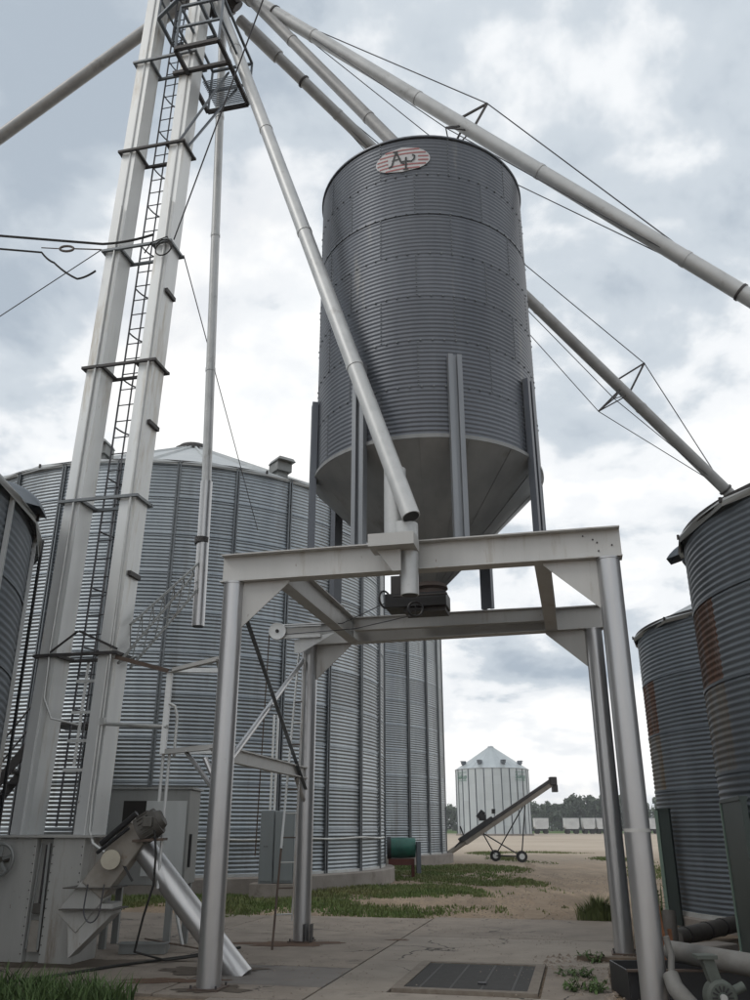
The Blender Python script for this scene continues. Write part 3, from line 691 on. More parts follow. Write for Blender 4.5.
# ------------------------------------------------------------------ bucket elevator
EO = V((-4.90, 12.05, 0)); LEAN = .0175
def E(a, b, z): return EO + A * a + B * b + V((LEAN * max(0, z - 1.5), 0, z))
T = thing('bucket_elevator', 'tall twin leg bucket elevator with pale sheet metal casings', 'bucket elevator', (EO.x + .6, EO.y, 0)); elev = T
ZC = [1.50, 3.9, 6.3, 8.68, 11.05, 13.3, 15.55, 17.8, 20.0]
for a0_, a1_ in ((-.02, .25), (.93, 1.195)):
    for z0, z1 in zip(ZC, ZC[1:]):
        b = MB(); am = (a0_ + a1_) / 2
        vs = [E(a, bb, z) for z in (z0 + .004, z1 - .004) for a, bb in ((a0_, 0), (a1_, 0), (a1_, .37), (a0_, .37))]
        b.add(vs, [(3, 2, 1, 0), (4, 5, 6, 7), (0, 1, 5, 4), (1, 2, 6, 5), (2, 3, 7, 6), (3, 0, 4, 7)])
        b.build('casing_section', M['casing'], T, 0)
    for z0, z1 in zip(ZC, ZC[1:]):   # corner seam flanges
        MB().bar(E(a0_ + .17, -.012, z0), E(a0_ + .17, -.012, z1), .02, .02, (0, 1, 0)).build('seam_rib', M['casing'], T)
for i, z in enumerate(ZC[1:-1]):
    b = MB(); w = .045
    b.bar(E(-.08, -.05, z), E(1.26, -.05, z), w, w); b.bar(E(-.08, .42, z), E(1.26, .42, z), w, w)
    for a in (-.055, .285, .895, 1.23): b.bar(E(a, -.03, z), E(a, .40, z), w, w)
    b.build('collar_frame', M['stiff'] if i % 2 else M['darksteel'], T)
for z in (5.1, 7.6, 10.1): MB().box(E(1.22, .2, z), (.05, .32, .07), YAW).build('splice_plate', M['darksteel'], T)
# boot
b = MB()
for (a0_, a1_) in ((-.14, .43), (.67, 1.13)):
    vs = [E(a, bb, z) for z, in ((0,), (1.47,)) for a, bb in ((a0_, -.03), (a1_, -.03), (a1_, .55), (a0_, .55))]
    MB().add(vs, [(3, 2, 1, 0), (4, 5, 6, 7), (0, 1, 5, 4), (1, 2, 6, 5), (2, 3, 7, 6), (3, 0, 4, 7)]).build('boot_housing', M['boot'], T, 0, .006)
MB().add([E(a, bb, z) for z in (0, 1.45) for a, bb in ((.42, .07), (.68, .07), (.68, .5), (.42, .5))], [(3, 2, 1, 0), (4, 5, 6, 7), (0, 1, 5, 4), (1, 2, 6, 5), (2, 3, 7, 6), (3, 0, 4, 7)]).build('boot_back', M['boot'], T, 0)
MB().bar(E(-.2, -.06, 1.485), E(1.26, -.06, 1.485), .06, .03).bar(E(-.2, .58, 1.485), E(1.26, .58, 1.485), .06, .03).build('boot_flange', M['boot'], T)
MB().bar(E(-.18, .26, 1.486), E(1.25, .26, 1.486), .58, .024).build('boot_top', M['boot'], T)
MB().bar(E(.46, 0, .15), E(.49, 0, 1.4), .02, .02, (0, 1, 0)).bar(E(.63, 0, .15), E(.60, 0, 1.4), .03, .05, (0, 1, 0)).build('takeup_rail', M['boxgrey'], T)
MB().tube([E(.55, .02, .62), E(.55, .02, 1.38)], .014, 8).build('takeup_screw', M['darksteel'], T)
MB().box(E(.55, .02, .62), (.12, .1, .12), YAW).build('bearing_block', M['motor'], T, bevel=.01)
MB().box(E(.55, .03, .30), (.15, .06, .36), YAW).build('slot_cover', M['chute'], T)
b = MB()
for a in (-.12, .41, .69, 1.11):
    for k in range(13): c = E(a, -.03, .1 + .105 * k); b.tube([c, c - B * .012], .008, 6)
b.build('bolt_rows', M['motor'], T, 0)
# drive wheel on the left of the boot
T = thing('spoked_wheel', 'grey spoked hand wheel on the left side of the elevator boot', 'hand wheel', E(-.32, -.1, 1.2))
wc = E(.02, -.18, 1.20)
b = MB(); ring = [wc + A * .19 * math.cos(q) + V((0, 0, .19 * math.sin(q))) for q in [2 * math.pi * i / 28 for i in range(29)]]
b.tube(ring, .022, 8, False).build('rim', M['boxgrey'], T)
for k in range(5):
    q = R_(72 * k + 18); MB().bar(wc, wc + A * .185 * math.cos(q) + V((0, 0, .185 * math.sin(q))), .035, .02, (0, 1, 0)).build('spoke', M['boxgrey'], T)
MB().tube([wc - B * .04, wc + B * .17], .04, 12).build('hub', M['motor'], T)
# ladder with hoops behind the casings
T = thing('caged_ladder', 'narrow steel ladder with hoops fixed behind the elevator legs', 'ladder', E(.8, .5, 0))
MB().tube([E(.36, .47, 1.6), E(.36, .47, 19)], .016, 6).build('rail', M['wire'], T); MB().tube([E(.77, .47, 1.6), E(.77, .47, 19)], .016, 6).build('rail', M['wire'], T)
MB().bar(E(.55, .50, 1.6), E(.55, .50, 19), .022, .022, (0, 1, 0)).build('cage_strap', M['wire'], T)
me = None
for i in range(57):
    z = 1.9 + .3 * i
    if me is None:
        me = MB().tube([V((0, 0, 0)), A * .41], .010, 6).mesh('rung', M['wire'])
    o = put('rung', me, T); o.location = E(.36, .47, z) - V(T.location)
me = None
for i in range(17):
    z = 3.2 + .92 * i
    pts = [E(.36, .47, z) + A * (.205 - .205 * math.cos(q)) + B * (.40 * math.sin(q)) for q in [math.pi * k / 12 for k in range(13)]]
    MB().tube(pts, .014, 6).build('hoop', M['wire'], T)
# conduit down the front of the casing
T = thing('conduit_pipe', 'pale conduit running down the right elevator leg to the motor', 'conduit', E(1.2, -.06, 1.5))
MB().tube([E(1.12, -.05, 12), E(1.14, -.05, 6), E(1.17, -.05, 1.9), E(1.19, -.05, 1.55), E(1.26, -.05, 1.40), E(1.45, -.02, 1.28), E(1.62, -.02, 1.22)], .019, 8).build('pipe', M['conduit'], T)
MB().box(E(1.17, -.055, 2.95), (.07, .05, .10), YAW).build('fitting', M['conduit'], T)
T = thing('conduit_pipe', 'thin conduit running down the left elevator leg with a bend near the boot', 'conduit', E(.2, -.05, 3.0))
MB().tube([E(.17, -.05, 12), E(.17, -.05, 4.0), E(.20, -.05, 3.3), E(.33, .0, 3.02), E(.62, .25, 2.95)], .016, 8).build('pipe', M['conduit'], T)

# platform round the distributor, seen from below
T = thing('service_platform', 'open angle iron platform with railings under the distributor', 'platform', E(1.4, .2, 15.5)); 
def EP(a, b, z): return E(a, b, z)
def rect(z, m, w=.06, a0=1.12, a1=1.98, b0=-.57, b1=.92):
    c = [EP(a0, b0, z), EP(a1, b0, z), EP(a1, b1, z), EP(a0, b1, z)]
    for p, q in zip(c, c[1:] + c[:1]): MB().bar(p, q, w, w).build('frame_bar', M[m], T)
PLZ = 15.0
rect(PLZ, 'darksteel', .07)
MB().bar(EP(.82, -.04, PLZ + .05), EP(2.0, -.04, PLZ + .05), .07, .07).build('frame_bar', M['darksteel'], T)
rect(PLZ + .55, 'galvold', .04); rect(PLZ + 1.1, 'galvold', .045)
for a, b_ in ((1.12, -.57), (1.98, -.57), (1.98, .92), (1.12, .92)): MB().bar(EP(a, b_, PLZ), EP(a, b_, PLZ + 1.1), .04, .04, (0, 1, 0)).build('rail_post', M['galvold'], T)
for b_ in (-.05, .35): MB().angle(EP(1.16, b_ * .6, PLZ - 1.7), EP(1.9, b_ + .2, PLZ), .05).build('brace', M['galvold'], T)
gm = MB()
for k in range(16): gm.bar(EP(1.3, .25 + .04 * k, PLZ + .03), EP(1.95, .25 + .04 * k, PLZ + .03), .006, .03)
gm.build('grating', M['galvold'], T)
T = thing('service_platform', 'smaller ladder landing with rails between the elevator legs near the top', 'platform', E(.6, .5, 17))
for z, w in ((16.6, .06), (17.1, .035)):
    c = [EP(.35, -.1, z), EP(1.3, -.6, z), EP(1.3, .55, z), EP(.35, .55, z)]
    for p, q in zip(c, c[1:] + c[:1]): MB().bar(p, q, w, w).build('frame_bar', M['galvold'], T)
for a, b_ in ((.35, -.1), (1.3, -.6), (.35, .55)): MB().bar(EP(a, b_, 16.6), EP(a, b_, 17.6), .035, .035, (0, 1, 0)).build('rail_post', M['galvold'], T)
T = thing('elevator_head', 'sheet metal head housing on top of the bucket elevator', 'elevator head', E(.6, .2, 20))
b = MB(); pts = [E(-.1, -.05, 20), E(1.35, -.05, 20), E(1.75, -.05, 20.3), E(1.6, -.05, 20.9), E(.9, -.05, 21.3), E(.2, -.05, 21.2), E(-.1, -.05, 20.8)]
b.prism(pts, B * .5).build('hood', M['casing'], T)
MB().tube([E(1.55, .2, 20.4), DC + V((0, 0, .85))], .17, 16).build('discharge', M['casing'], T)

# lattice arm holding the drop spout
T = thing('lattice_arm', 'light lattice arm reaching up from the elevator to the drop spout', 'lattice arm', E(1.3, .2, 4.0))
s0 = [E(1.26, .0, 3.75), E(1.26, .35, 3.75), E(1.26, .2, 4.35)]; e0 = [V((-3.05, 13.45, 5.55)), V((-2.88, 13.72, 5.55)), V((-2.96, 13.6, 5.85))]
for p, q in zip(s0, e0): MB().bar(p, q, .03, .03).build('chord', M['boxgrey'], T)
for i in range(7):
    f0, f1 = i / 7, (i + 1) / 7
    for j in range(3):
        k = (j + 1) % 3; MB().bar(s0[j].lerp(e0[j], f0), s0[k].lerp(e0[k], f1), .012, .012).build('lacing', M['boxgrey'], T)

# bracket frame between elevator and portal post
T = thing('bracket_frame', 'galvanised angle frame with railing between the elevator and the front left post', 'bracket frame', (-2.5, 10.9, 2.3))
pz1, pz0 = 3.52, 2.47
n1, n2 = V((-2.72, 11.2, 0)), V((-1.9, 10.25, 0)); n3 = V((-2.05, 11.35, 0))
h = lambda p, z: V((p.x, p.y, z))
for z in (pz1, pz0):
    MB().angle(h(n1, z), h(n3, z + .02), .07).build('angle_bar', M['casing'], T); MB().angle(h(n3, z + .02), h(n2, z), .07).build('angle_bar', M['beam'], T)
    MB().angle(h(n1, z), h(n2, z - .02), .07).build('angle_bar', M['beam'], T)
MB().angle(h(n1, pz0), h(n1, pz1), .07, up=(0, 1, 0)).build('upright', M['casing'], T)
MB().tube([h(n1, pz0 - .02) + V((.12, 0, 0)), h(n1, 2.95) + V((.12, 0, 0)), h(n1, 3.08) + V((.08, 0, 0)), h(n1, 3.12)], .02, 8).build('handrail', M['conduit'], T)
MB().angle(E(1.2, 0, 3.82), h(n1, pz1 - .0) + V((-.05, 0, 0)), .055).build('tie_bar', M['brown'], T)
MB().tube([E(1.2, -.03, 2.92), h(n1, 2.82)], .026, 8).build('rail', M['conduit'], T)
MB().angle(E(.20, -.06, 3.93), E(.60, -.06, 4.22), .032).build('gable_bar', M['darksteel'], T); MB().angle(E(.60, -.06, 4.22), E(1.25, -.06, 3.93), .032).build('gable_bar', M['darksteel'], T)
for dx in (-.02, .06): MB().tube([h(n1, pz0) + V((dx, 0, 0)), h(n1, .9 if dx > 0 else 1.9) + V((dx, 0, 0))], .02, 8).build('drop_rod', M['casing'], T)
MB().tube([h(n1, pz0).lerp(h(n2, pz0), .45), FL + V((-.1, 0, 2.02))], .028, 8).build('knee_strut', M['silver'], T)
T = thing('guard_rail', 'low three bar rail fixed between the two elevator legs', 'rail', E(.6, .4, 2.5))
for z in (2.35, 2.75, 3.15, 3.6): MB().bar(E(.36, .44, z), E(.9, .44, z), .03, .04).build('bar', M['casing'], T)
for a in (.50, .68): MB().bar(E(a, .47, 1.5 if a > .6 else 2.4), E(a, .47, 3.9), .035, .035, (0, 1, 0)).build('upright', M['casing'], T)

# ------------------------------------------------------------------ boot inlet: inclined tube conveyor, chute, motor
T = thing('tube_conveyor', 'shiny inclined tube conveyor rising from the ground to the elevator boot', 'conveyor', (-1.55, 11.1, 0))
t0, t1 = V((-1.55, 11.05, -.05)), V((-3.02, 11.42, 1.44))
MB().tube([t0, t1], .15, 28).build('tube', M['silver'], T)
u = (t1 - t0).normalized(); MB().tube([t1 - u * .03, t1 + u * .03], .21, 24).build('end_flange', M['motor'], T)
sx = V((-.85, .25, -1.0)).normalized()
# chute down to the boot
c0, c1_ = V((-2.95, 11.3, 1.60)), V((-3.48, 11.42, .88))
b = MB().bar(c0, c1_, .34, .30, (1, 0, .6)); b.build('chute', M['chute'], T, bevel=.015)
MB().bar(c1_ + V((.02, 0, 0.02)), c1_ + V((-.30, .06, -.36)), .36, .26, (1, 0, .6)).build('lower_chute', M['boot'], T, bevel=.01)
MB().prism([(-3.80, 11.38, .72), (-3.22, 11.30, .72), (-3.22, 11.30, .60), (-3.72, 11.38, .12)], (0, .42, 0)).build('inlet_hopper', M['boot'], T)
for z, x0, x1 in ((.90, -3.82, -3.18), (.66, -3.84, -3.14)): MB().box(((x0 + x1) / 2, 11.46, z), (x1 - x0, .50, .015), YAW * .3).build('flange_plate', M['motor'], T)
cc = V((-3.25, 11.13, 1.22)); n_ = V((.15, -1, .15)).normalized()
b = MB(); b.tube([cc, cc + n_ * .05], .115, 24); b.build('inspection_cap', M['cream'], T)
lp = [V((-3.42 + .10 * math.cos(q), 11.14, .70 + .17 * math.sin(q) * (1 if math.sin(q) < 0 else 1.1))) for q in [math.pi + math.pi * k / 12 for k in range(13)]]
MB().tube([V((-3.50, 11.13, .95))] + lp + [V((-3.30, 11.13, .95))], .009, 6).build('cable_loop', M['wire'], T)
MB().bar((-2.98, 11.2, .98), (-3.30, 11.24, 1.42), .03, .012, (0, 1, 0)).build('belt_guard', M['black'], T)
T = thing('electric_motor', 'dusty grey electric motor mounted on top of the boot inlet chute', 'motor', (-2.8, 11.2, 1.6))
m0, m1 = V((-2.93, 11.12, 1.54)), V((-2.70, 11.12, 1.68)); ax = (m1 - m0).normalized()
MB().tube([m0, m0 + ax * .03, m1 - ax * .06, m1], .165, 24).build('body', M['motor'], T)
MB().tube([m1, m1 + ax * .06], .13, 24, r2=.10).build('end_bell', M['motor'], T)
b = MB()
sx_ = ax.cross(V((0, 0, 1))).normalized(); sy_ = sx_.cross(ax)
for k in range(18):
    q = 2 * math.pi * k / 18; d = sx_ * math.cos(q) + sy_ * math.sin(q); b.bar(m0 + ax * .05 + d * .17, m1 - ax * .07 + d * .17, .008, .02, d)
b.build('cooling_fins', M['motor'], T)
MB().box(m0.lerp(m1, .5) + V((.02, -.17, .05)), (.12, .08, .12)).build('terminal_box', M['motor'], T, bevel=.01)
MB().tube([m0 + V((-.05, -.02, .22)), m0 + V((-.48, .05, -.14))], .035, 10).build('drive_arm', M['black'], T)
MB().tube([m0 + V((-.12, -.05, .05)), m0 + V((-.5, .0, -.24))], .022, 8).build('linkage', M['black'], T)
MB().bar(m0 + V((-.05, 0, -.1)), m1 + V((.1, 0, -.22)), .24, .03).build('motor_mount', M['brown'], T)
T = thing('power_cable', 'black power cable hanging from the motor down to the concrete', 'cable', (-2.6, 11.2, 0))
MB().tube([V((-2.72, 11.0, 1.6)), V((-2.66, 10.95, 1.3)), V((-2.66, 10.97, .95)), V((-2.78, 11.1, .6)), V((-2.9, 11.3, .2)), V((-2.65, 11.9, .03)), V((-2.2, 12.4, .03))], .014, 8).build('cable', M['rubber'], T)
T = thing('power_cable', 'black cable lying across the concrete in front of the elevator', 'cable', (-3, 11, 0))
MB().tube([V((-4.3, 10.2, .015)), V((-3.7, 10.75, .02)), V((-3.2, 11.5, .02)), V((-2.5, 12.3, .02)), V((-1.9, 13.2, .02))], .016, 8).build('cable', M['rubber'], T)

# housing behind the boot
T = thing('sheet_housing', 'grey sheet metal housing on legs behind the conveyor motor', 'housing', (-3.3, 13.2, 0))
hb = MB().box((-3.34, 13.5, 1.47), (1.18, .8, 1.30)); hb.build('body', M['boxgrey'], T, bevel=.008)
MB().box((-3.34, 13.49, 2.135), (1.26, .86, .03)).build('lid', M['boxgrey'], T)
MB().box((-3.55, 13.09, 1.68), (.34, .02, .56)).build('opening', M['pit'], T)
MB().box((-3.08, 13.09, 1.45), (.60, .02, 1.02)).build('front_panel', M['pale'], T)
for x, y in ((-3.85, 13.2), (-2.95, 13.2), (-2.82, 13.8), (-3.85, 13.8)): MB().box((x, y, .42), (.09, .09, .84)).build('leg', M['boxgrey'], T)
MB().tube([V((-2.72, 13.2, .05)), V((-2.98, 13.25, .9))], .025, 8).build('stay', M['conduit'], T)
MB().tube([V((-2.735, 13.3, 1.05)), V((-2.735, 13.3, 1.5))], .02, 8).build('latch_bar', M['black'], T)
T = thing('steel_channel', 'short grey steel channel lying on the concrete under the housing', 'channel', (-3.3, 12.6, 0))
MB().box((-3.15, 12.75, .06), (.62, .22, .11), .02).box((-3.15, 12.75, .125), (.66, .26, .015), .02).build('channel', M['boxgrey'], T)
MB().tube([V((-3.15, 12.75, .18)), V((-2.4, 12.95, .03))], .012, 6).build('rod', M['brown'], T)

# ladder at the rear left post
T = thing('post_ladder', 'slender rusty ladder leaning at the rear left post of the frame', 'ladder', (-1.35, 13.2, 0))
la0, la1 = V((-1.44, 13.1, -.0)), V((-1.28, 13.95, 4.35)); lb0, lb1 = V((-1.19, 13.28, .35)), V((-1.16, 13.80, 4.3))
MB().tube([la0, la0.lerp(la1, .3)], .016, 8).build('rail', M['brown'], T); MB().tube([la0.lerp(la1, .3), la1], .018, 8).build('rail', M['casing'], T)
MB().tube([lb0, lb1], .016, 8).build('rail', M['beam'], T)
for i in range(12):
    f = .10 + .078 * i; MB().tube([la0.lerp(la1, f), lb0.lerp(lb1, max(0, (f * 4.35 - .35) / 3.95))], .012, 6).build('rung', M['brown'] if i % 2 else M['conduit'], T)
# pulley at rear-left corner
T = thing('cable_pulley', 'grey pulley wheel on a short arm beside the rear left corner of the frame', 'pulley', (-1.5, 13.6, 4.5))
pc = V((-1.62, 13.62, 4.62))
MB().lathe([(.03, -.03), (.12, -.03), (.14, -.035), (.145, -.02), (.115, -.005), (.115, .005), (.145, .02), (.14, .035), (.12, .03), (.03, .03)], pc, 28, 'Y', True).build('wheel', M['casing'], T)
MB().tube([pc - V((0, .045, 0)), pc + V((0, .045, 0))], .03, 10).build('hub', M['black'], T)
for z in (-.09, .10): MB().bar(pc + V((.05, .05, z)), pc + V((.72, .0, z + .02)), .05, .05).build('arm', M['casing'], T)
MB().bar(pc + V((.1, .06, .0)), pc + V((.70, .03, .02)), .02, .13).build('web_plate', M['beam'], T)
MB().prism([pc + V((.28, .1, -.12)), pc + V((.95, .0, -.02)), pc + V((.40, .08, -.34)), pc + V((.28, .1, -.34))], (0, .015, 0)).build('corner_plate', M['casing'], T)
T = thing('pull_rope', 'thin ropes from the slide gate over the pulley down to the ground', 'rope', pc)
MB().tube([V((gx - .4, gy - .1, gzz)), V((-.5, 12.6, 4.52)), pc + V((.12, 0, .1))], .007, 6).build('rope', M['wire'], T)
MB().tube([V((gx - .05, gy - .3, gzz - .24)), V((-.3, 12.0, 4.30)), pc + V((.12, 0, -.05))], .007, 6).build('rope', M['wire'], T)
MB().tube([pc + V((-.13, 0, 0)), V((-1.78, 13.4, 1.2))], .010, 6).build('rope', M['brown'], T)

# ------------------------------------------------------------------ electrical cabinet, aeration fan, auger
T = thing('electrical_cabinet', 'blue grey electrical cabinet standing at the foot of the large bin', 'cabinet', (-2.4, 21.9, 0))
MB().box((-2.38, 21.95, .17), (1.2, .7, .34)).build('plinth', M['found'], T)
MB().box((-2.62, 21.95, 1.16), (.34, .42, 1.64)).build('cabinet_bay', M['elec'], T, bevel=.01); MB().box((-2.20, 21.95, 1.16), (.48, .42, 1.62)).build('cabinet_bay', M['elec'], T, bevel=.01)
MB().box((-2.62, 21.73, 1.16), (.29, .02, 1.52)).build('door', M['elec'], T); MB().box((-2.20, 21.73, 1.16), (.43, .02, 1.50)).build('door', M['elec'], T)
for x in (-2.68, -2.64, -2.60, -2.22): MB().tube([(x, 21.71, 1.16), (x, 21.73, 1.16)], .012, 8).build('knob', M['black'], T)
for x in (-2.60, -2.50): MB().tube([(x, 22.0, 1.98), (x, 22.0, 4.3)], .03, 8).build('riser_conduit', M['casing'], T)
T = thing('conduit_pipe', 'white horizontal conduit strapped along the foot of the large bin', 'conduit', (-4, 22.5, 0))
pts = []
for k in range(25):
    a = R_(-118 + 4.4 * k); pts.append((c1[0] + 7.66 * math.cos(a), c1[1] + 7.66 * math.sin(a), 1.30 + .02 * math.sin(k * 1.3)))
MB().tube(pts, .03, 8).build('pipe', M['conduit'], T)
T = thing('aeration_fan', 'green aeration fan barrel on a rusty red stand between the two bins', 'fan', (.96, 31.2, 0))
fx, fy_, fz = 1.02, 31.6, .92
MB().lathe([(.28, -.48), (.33, -.46), (.34, -.1), (.32, .35), (.30, .40), (.05, .42)], (fx, fy_, fz), 28, 'X').build('barrel', M['green'], T)
MB().tube([(fx - .6, fy_, fz), (fx - .46, fy_, fz)], .36, 24).build('inlet_guard', M['black'], T)
MB().box((fx - .1, fy_, fz - .45), (.9, .5, .2)).build('stand', M['redrust'], T); MB().box((fx + .50, fy_ - .1, .62), (.14, .6, 1.0)).build('end_plate', M['galvold'], T)
for x in (-.45, .3): MB().box((fx + x, fy_, .17), (.1, .45, .5)).build('leg', M['redrust'], T)
MB().tube([(fx - .7, fy_ - .1, 1.0), (fx - 1.0, fy_ + .2, 1.25), (fx - 2.2, fy_ - .3, 1.28)], .06, 10).build('duct', M['conduit'], T)

T = thing('portable_auger', 'portable grain auger on two wheels raised toward the right', 'auger', (6.5, 45, 0))
au0, au1 = V((3.75, 45, .42)), V((9.15, 45.3, 3.72)); au = (au1 - au0).normalized(); upv = V((0, 1, 0)).cross(au) * -1
if upv.z < 0: upv = -upv
MB().tube([au0 - au * .4, au0 + au * 5.9], .12, 16).build('tube', M['beltred'], T)
MB().bar(au0 + au * .9 - upv * .05, au1 - upv * .05, .34, .20, upv).build('trough', M['beltred'], T)
MB().bar(au0 + au * .8 + upv * .14, au1 + upv * .14, .38, .14, upv).build('cover', M['darksteel'], T)
MB().bar(au0 + au * .7 + upv * .22, au0 + au * 2.7 + upv * .22, .44, .2, upv).build('engine_cover', M['black'], T)
MB().box(au1 + V((.05, 0, .08)), (.36, .46, .42)).build('head', M['darksteel'], T, bevel=.04); MB().box(au1 + V((.12, 0, -.28)), (.26, .36, .34)).build('discharge_hood', M['darksteel'], T)
b = MB().box(au0 + au * 2.3 + upv * .5, (.35, .35, .3)); b.tube([au0 + au * 2.1 + upv * .6, au0 + au * 2.5 + upv * .72], .14, 12); b.build('engine', M['black'], T)
MB().box(au0 + au * 2.95 + upv * .45, (.16, .3, .22)).build('fuel_tank', M['black'], T)
ax0, ax1 = V((6.15, 46.1, .24)), V((7.25, 44.6, .24))
MB().tube([ax0, ax1], .035, 8).build('axle', M['black'], T)
for k, w in enumerate((ax0, ax1)):
    d = (ax1 - ax0).normalized(); MB().tube([w - V((0, .09, 0)), w + V((0, .09, 0))], .27, 24).build('tyre', M['rubber'], T)
    MB().tube([w - V((0, .10, 0)), w + V((0, .10, 0))], .14, 16).build('rim', M['white'], T)
mid_ = au0 + au * 4.6
for w in (ax0, ax1):
    MB().tube([w, mid_ + V((0, .1 if w is ax0 else -.1, -.1))], .032, 8).build('lift_strut', M['black'], T)
    MB().tube([w, au0 + au * 1.9 - upv * .1], .032, 8).build('lower_strut', M['black'], T)
MB().tube([au0 + au * .3 + V((0, -.1, .1)), au0 + au * 1.0 + upv * .2, au0 + au * 1.1 + upv * .75], .04, 8).build('control_arm', M['black'], T)
MB().tube([au0 - au * .2 + V((0, 0, .05)), V((3.2, 44.9, .55)), V((2.6, 44.4, .5))], .05, 8).build('hitch', M['casing'], T)
MB().tube([au0 + au * 3.2 - upv * .1, au0 + au * 3.2 - upv * .1 + V((0, 0, -.8))], .012, 6).build('chain', M['wire'], T)

# ------------------------------------------------------------------ unloading grate in the yard
T = thing('dump_grate', 'dark steel dump grate set into the concrete under the frame', 'grate', P(.47, -.5))
s0_, s1_, t0_, t1_ = -.18, 1.13, -1.39, .40
b = MB()
for (a, c, d, e) in ((s0_ - .11, s1_ + .11, t0_ - .11, t0_), (s0_ - .11, s1_ + .11, t1_, t1_ + .11), (s0_ - .11, s0_, t0_, t1_), (s1_, s1_ + .11, t0_, t1_)):
    p = [P(a, d), P(c, d), P(c, e), P(a, e)]; b.prism([q_ + V((0, 0, -.08)) for q_ in p], (0, 0, .094))
M['rim'] = mat('dusty_rim', (.20, .175, .145), .9, 0, (.14, .115, .092), 9, 0, .3, 40)
b.build('curb', M['rim'], T, 0)
MB().prism([P(s0_, t0_, -.09), P(s1_, t0_, -.09), P(s1_, t1_, -.09), P(s0_, t1_, -.09)], (0, 0, .02)).build('pit_floor', M['pit'], T, 0)
nb = 34; me = MB().bar(V((0, 0, 0)), A * (s1_ - s0_), .030, .05).mesh('bar', M['grate'], 0)
for k in range(nb):
    o = put('bar', me, T); o.location = P(s0_, t0_ + (t1_ - t0_) * (k + .5) / nb, -.022) - V(T.location)
for k in range(4):
    s = s0_ + (s1_ - s0_) * (k + .5) / 4; MB().bar(P(s, t0_, -.002), P(s, t1_, -.002), .025, .012).build('cross_rod', M['grate'], T, 0)
MB().box(P(.62, -1.0, .012), (.09, .06, .02), YAW).build('lift_lug', M['black'], T)

# ------------------------------------------------------------------ clutter by the right hand bins
def panel(label, p, q, z1, th=.06):
    T = thing('bin_guard', label, 'guard', ((p[0] + q[0]) / 2, (p[1] + q[1]) / 2, 0))
    MB().bar((p[0], p[1], z1 / 2), (q[0], q[1], z1 / 2), th, z1).build('sheet', M['darkgreen'], T)
    d = (V((*q, 0)) - V((*p, 0))).normalized()
    for e in (V((*p, 0)),): MB().box((e.x, e.y, z1 / 2), (.07, .09, z1 + .02), math.atan2(d.y, d.x)).build('edge_post', M['palegreen'], T)
    MB().bar((p[0], p[1], z1 + .02), (q[0], q[1], z1 + .02), th + .03, .04).build('top_rail', M['darkgreen'], T)
    return T
panel('dark green upright steel panel in front of the nearest bin at the right edge', (4.16, 10.55), (3.82, 9.15), 1.86)
panel('narrow pale green edged panel beside the left side of the rear right bin', (5.22, 16.4), (5.38, 16.2), 1.88)
def ptube(label, pts, r, bands=(), m='chute', cat='pipe', name='ground_pipe'):
    T = thing(name, label, cat, pts[0]); MB().tube(pts, r, 20).build('tube', M[m], T)
    a, b_ = V(pts[0]), V(pts[-1]); u = (b_ - a).normalized()
    for f in bands: c = a.lerp(b_, f); MB().tube([c - u * .02, c + u * .02], r + .01, 20).build('band', M['darksteel'], T)
    return T
M['pipegrey'] = mat('dusty_grey_pipe', (.17, .168, .16), .7, .1, (.12, .115, .105), 4, 0, .1, 20)
M['pipebrown'] = mat('brown_grey_pipe', (.12, .11, .10), .7, .2, (.085, .078, .07), 5, 0, .1, 20)
ptube('brown banded pipe lying on the ground in front of the rear right bin', [(4.15, 12.9, .17), (5.9, 14.75, .20)], .115, (.12, .40, .62, .9), 'pipebrown')
ptube('thick pale grey pipe lying across the dark trough at the lower right', [(3.08, 9.75, .40), (3.75, 8.0, .42)], .10, (), 'pipegrey')
T = thing('steel_trough', 'dark brown open steel trough behind the front right post', 'trough', (3.1, 9.7, 0))
x0, x1, y0, y1, zt = 2.52, 3.72, 9.38, 10.1, .27
for c_, d_ in ((((x0 + x1) / 2, y0, zt / 2), (x1 - x0, .02, zt)), (((x0 + x1) / 2, y1, zt / 2), (x1 - x0, .02, zt)), ((x0, (y0 + y1) / 2, zt / 2), (.02, y1 - y0 - .03, zt)), ((x1, (y0 + y1) / 2, zt / 2), (.02, y1 - y0 - .03, zt))):
    MB().box(c_, d_).build('side_plate', M['black'], T)  # black plates paint in the shade inside the open trough
MB().box(((x0 + x1) / 2, y0 - .01, zt + .005), (x1 - x0 + .04, .05, .02)).build('rim_bar', M['brown'], T)
MB().box(((x0 + x1) / 2, (y0 + y1) / 2, .02), (x1 - x0, y1 - y0, .02)).build('floor_plate', M['pit'], T)
T = thing('gearbox_fan', 'grey green round vented gearbox at the lower right corner', 'gearbox', (3.02, 8.4, 0))
fc = V((3.02, 8.35, .22)); M['pumpgrey'] = mat('dirty_grey_green', (.085, .10, .088), .7, .1, (.06, .068, .06), 6, 0, .1, 30)
MB().lathe([(.02, -.07), (.11, -.07), (.135, -.05), (.14, .04), (.10, .10), (.02, .11)], fc, 28, 'Y').build('housing', M['pumpgrey'], T)
me = MB().box((0, 0, 0), (.045, .012, .012)).mesh('slot', M['black'], 0)
for k in range(14):
    q = 2 * math.pi * k / 14; o = put('slot', me, T); o.location = fc + V((.07 * math.cos(q), -.072, .07 * math.sin(q))) - V(T.location); o.rotation_euler = (0, -q, 0)
MB().tube([fc - V((0, .10, 0)), fc - V((0, .07, 0))], .03, 12).build('hub', M['conduit'], T)
MB().bar(fc + V((-.03, 0, .12)), fc + V((-.08, 0, .30)), .10, .09, (0, 1, 0)).build('neck', M['pumpgrey'], T)
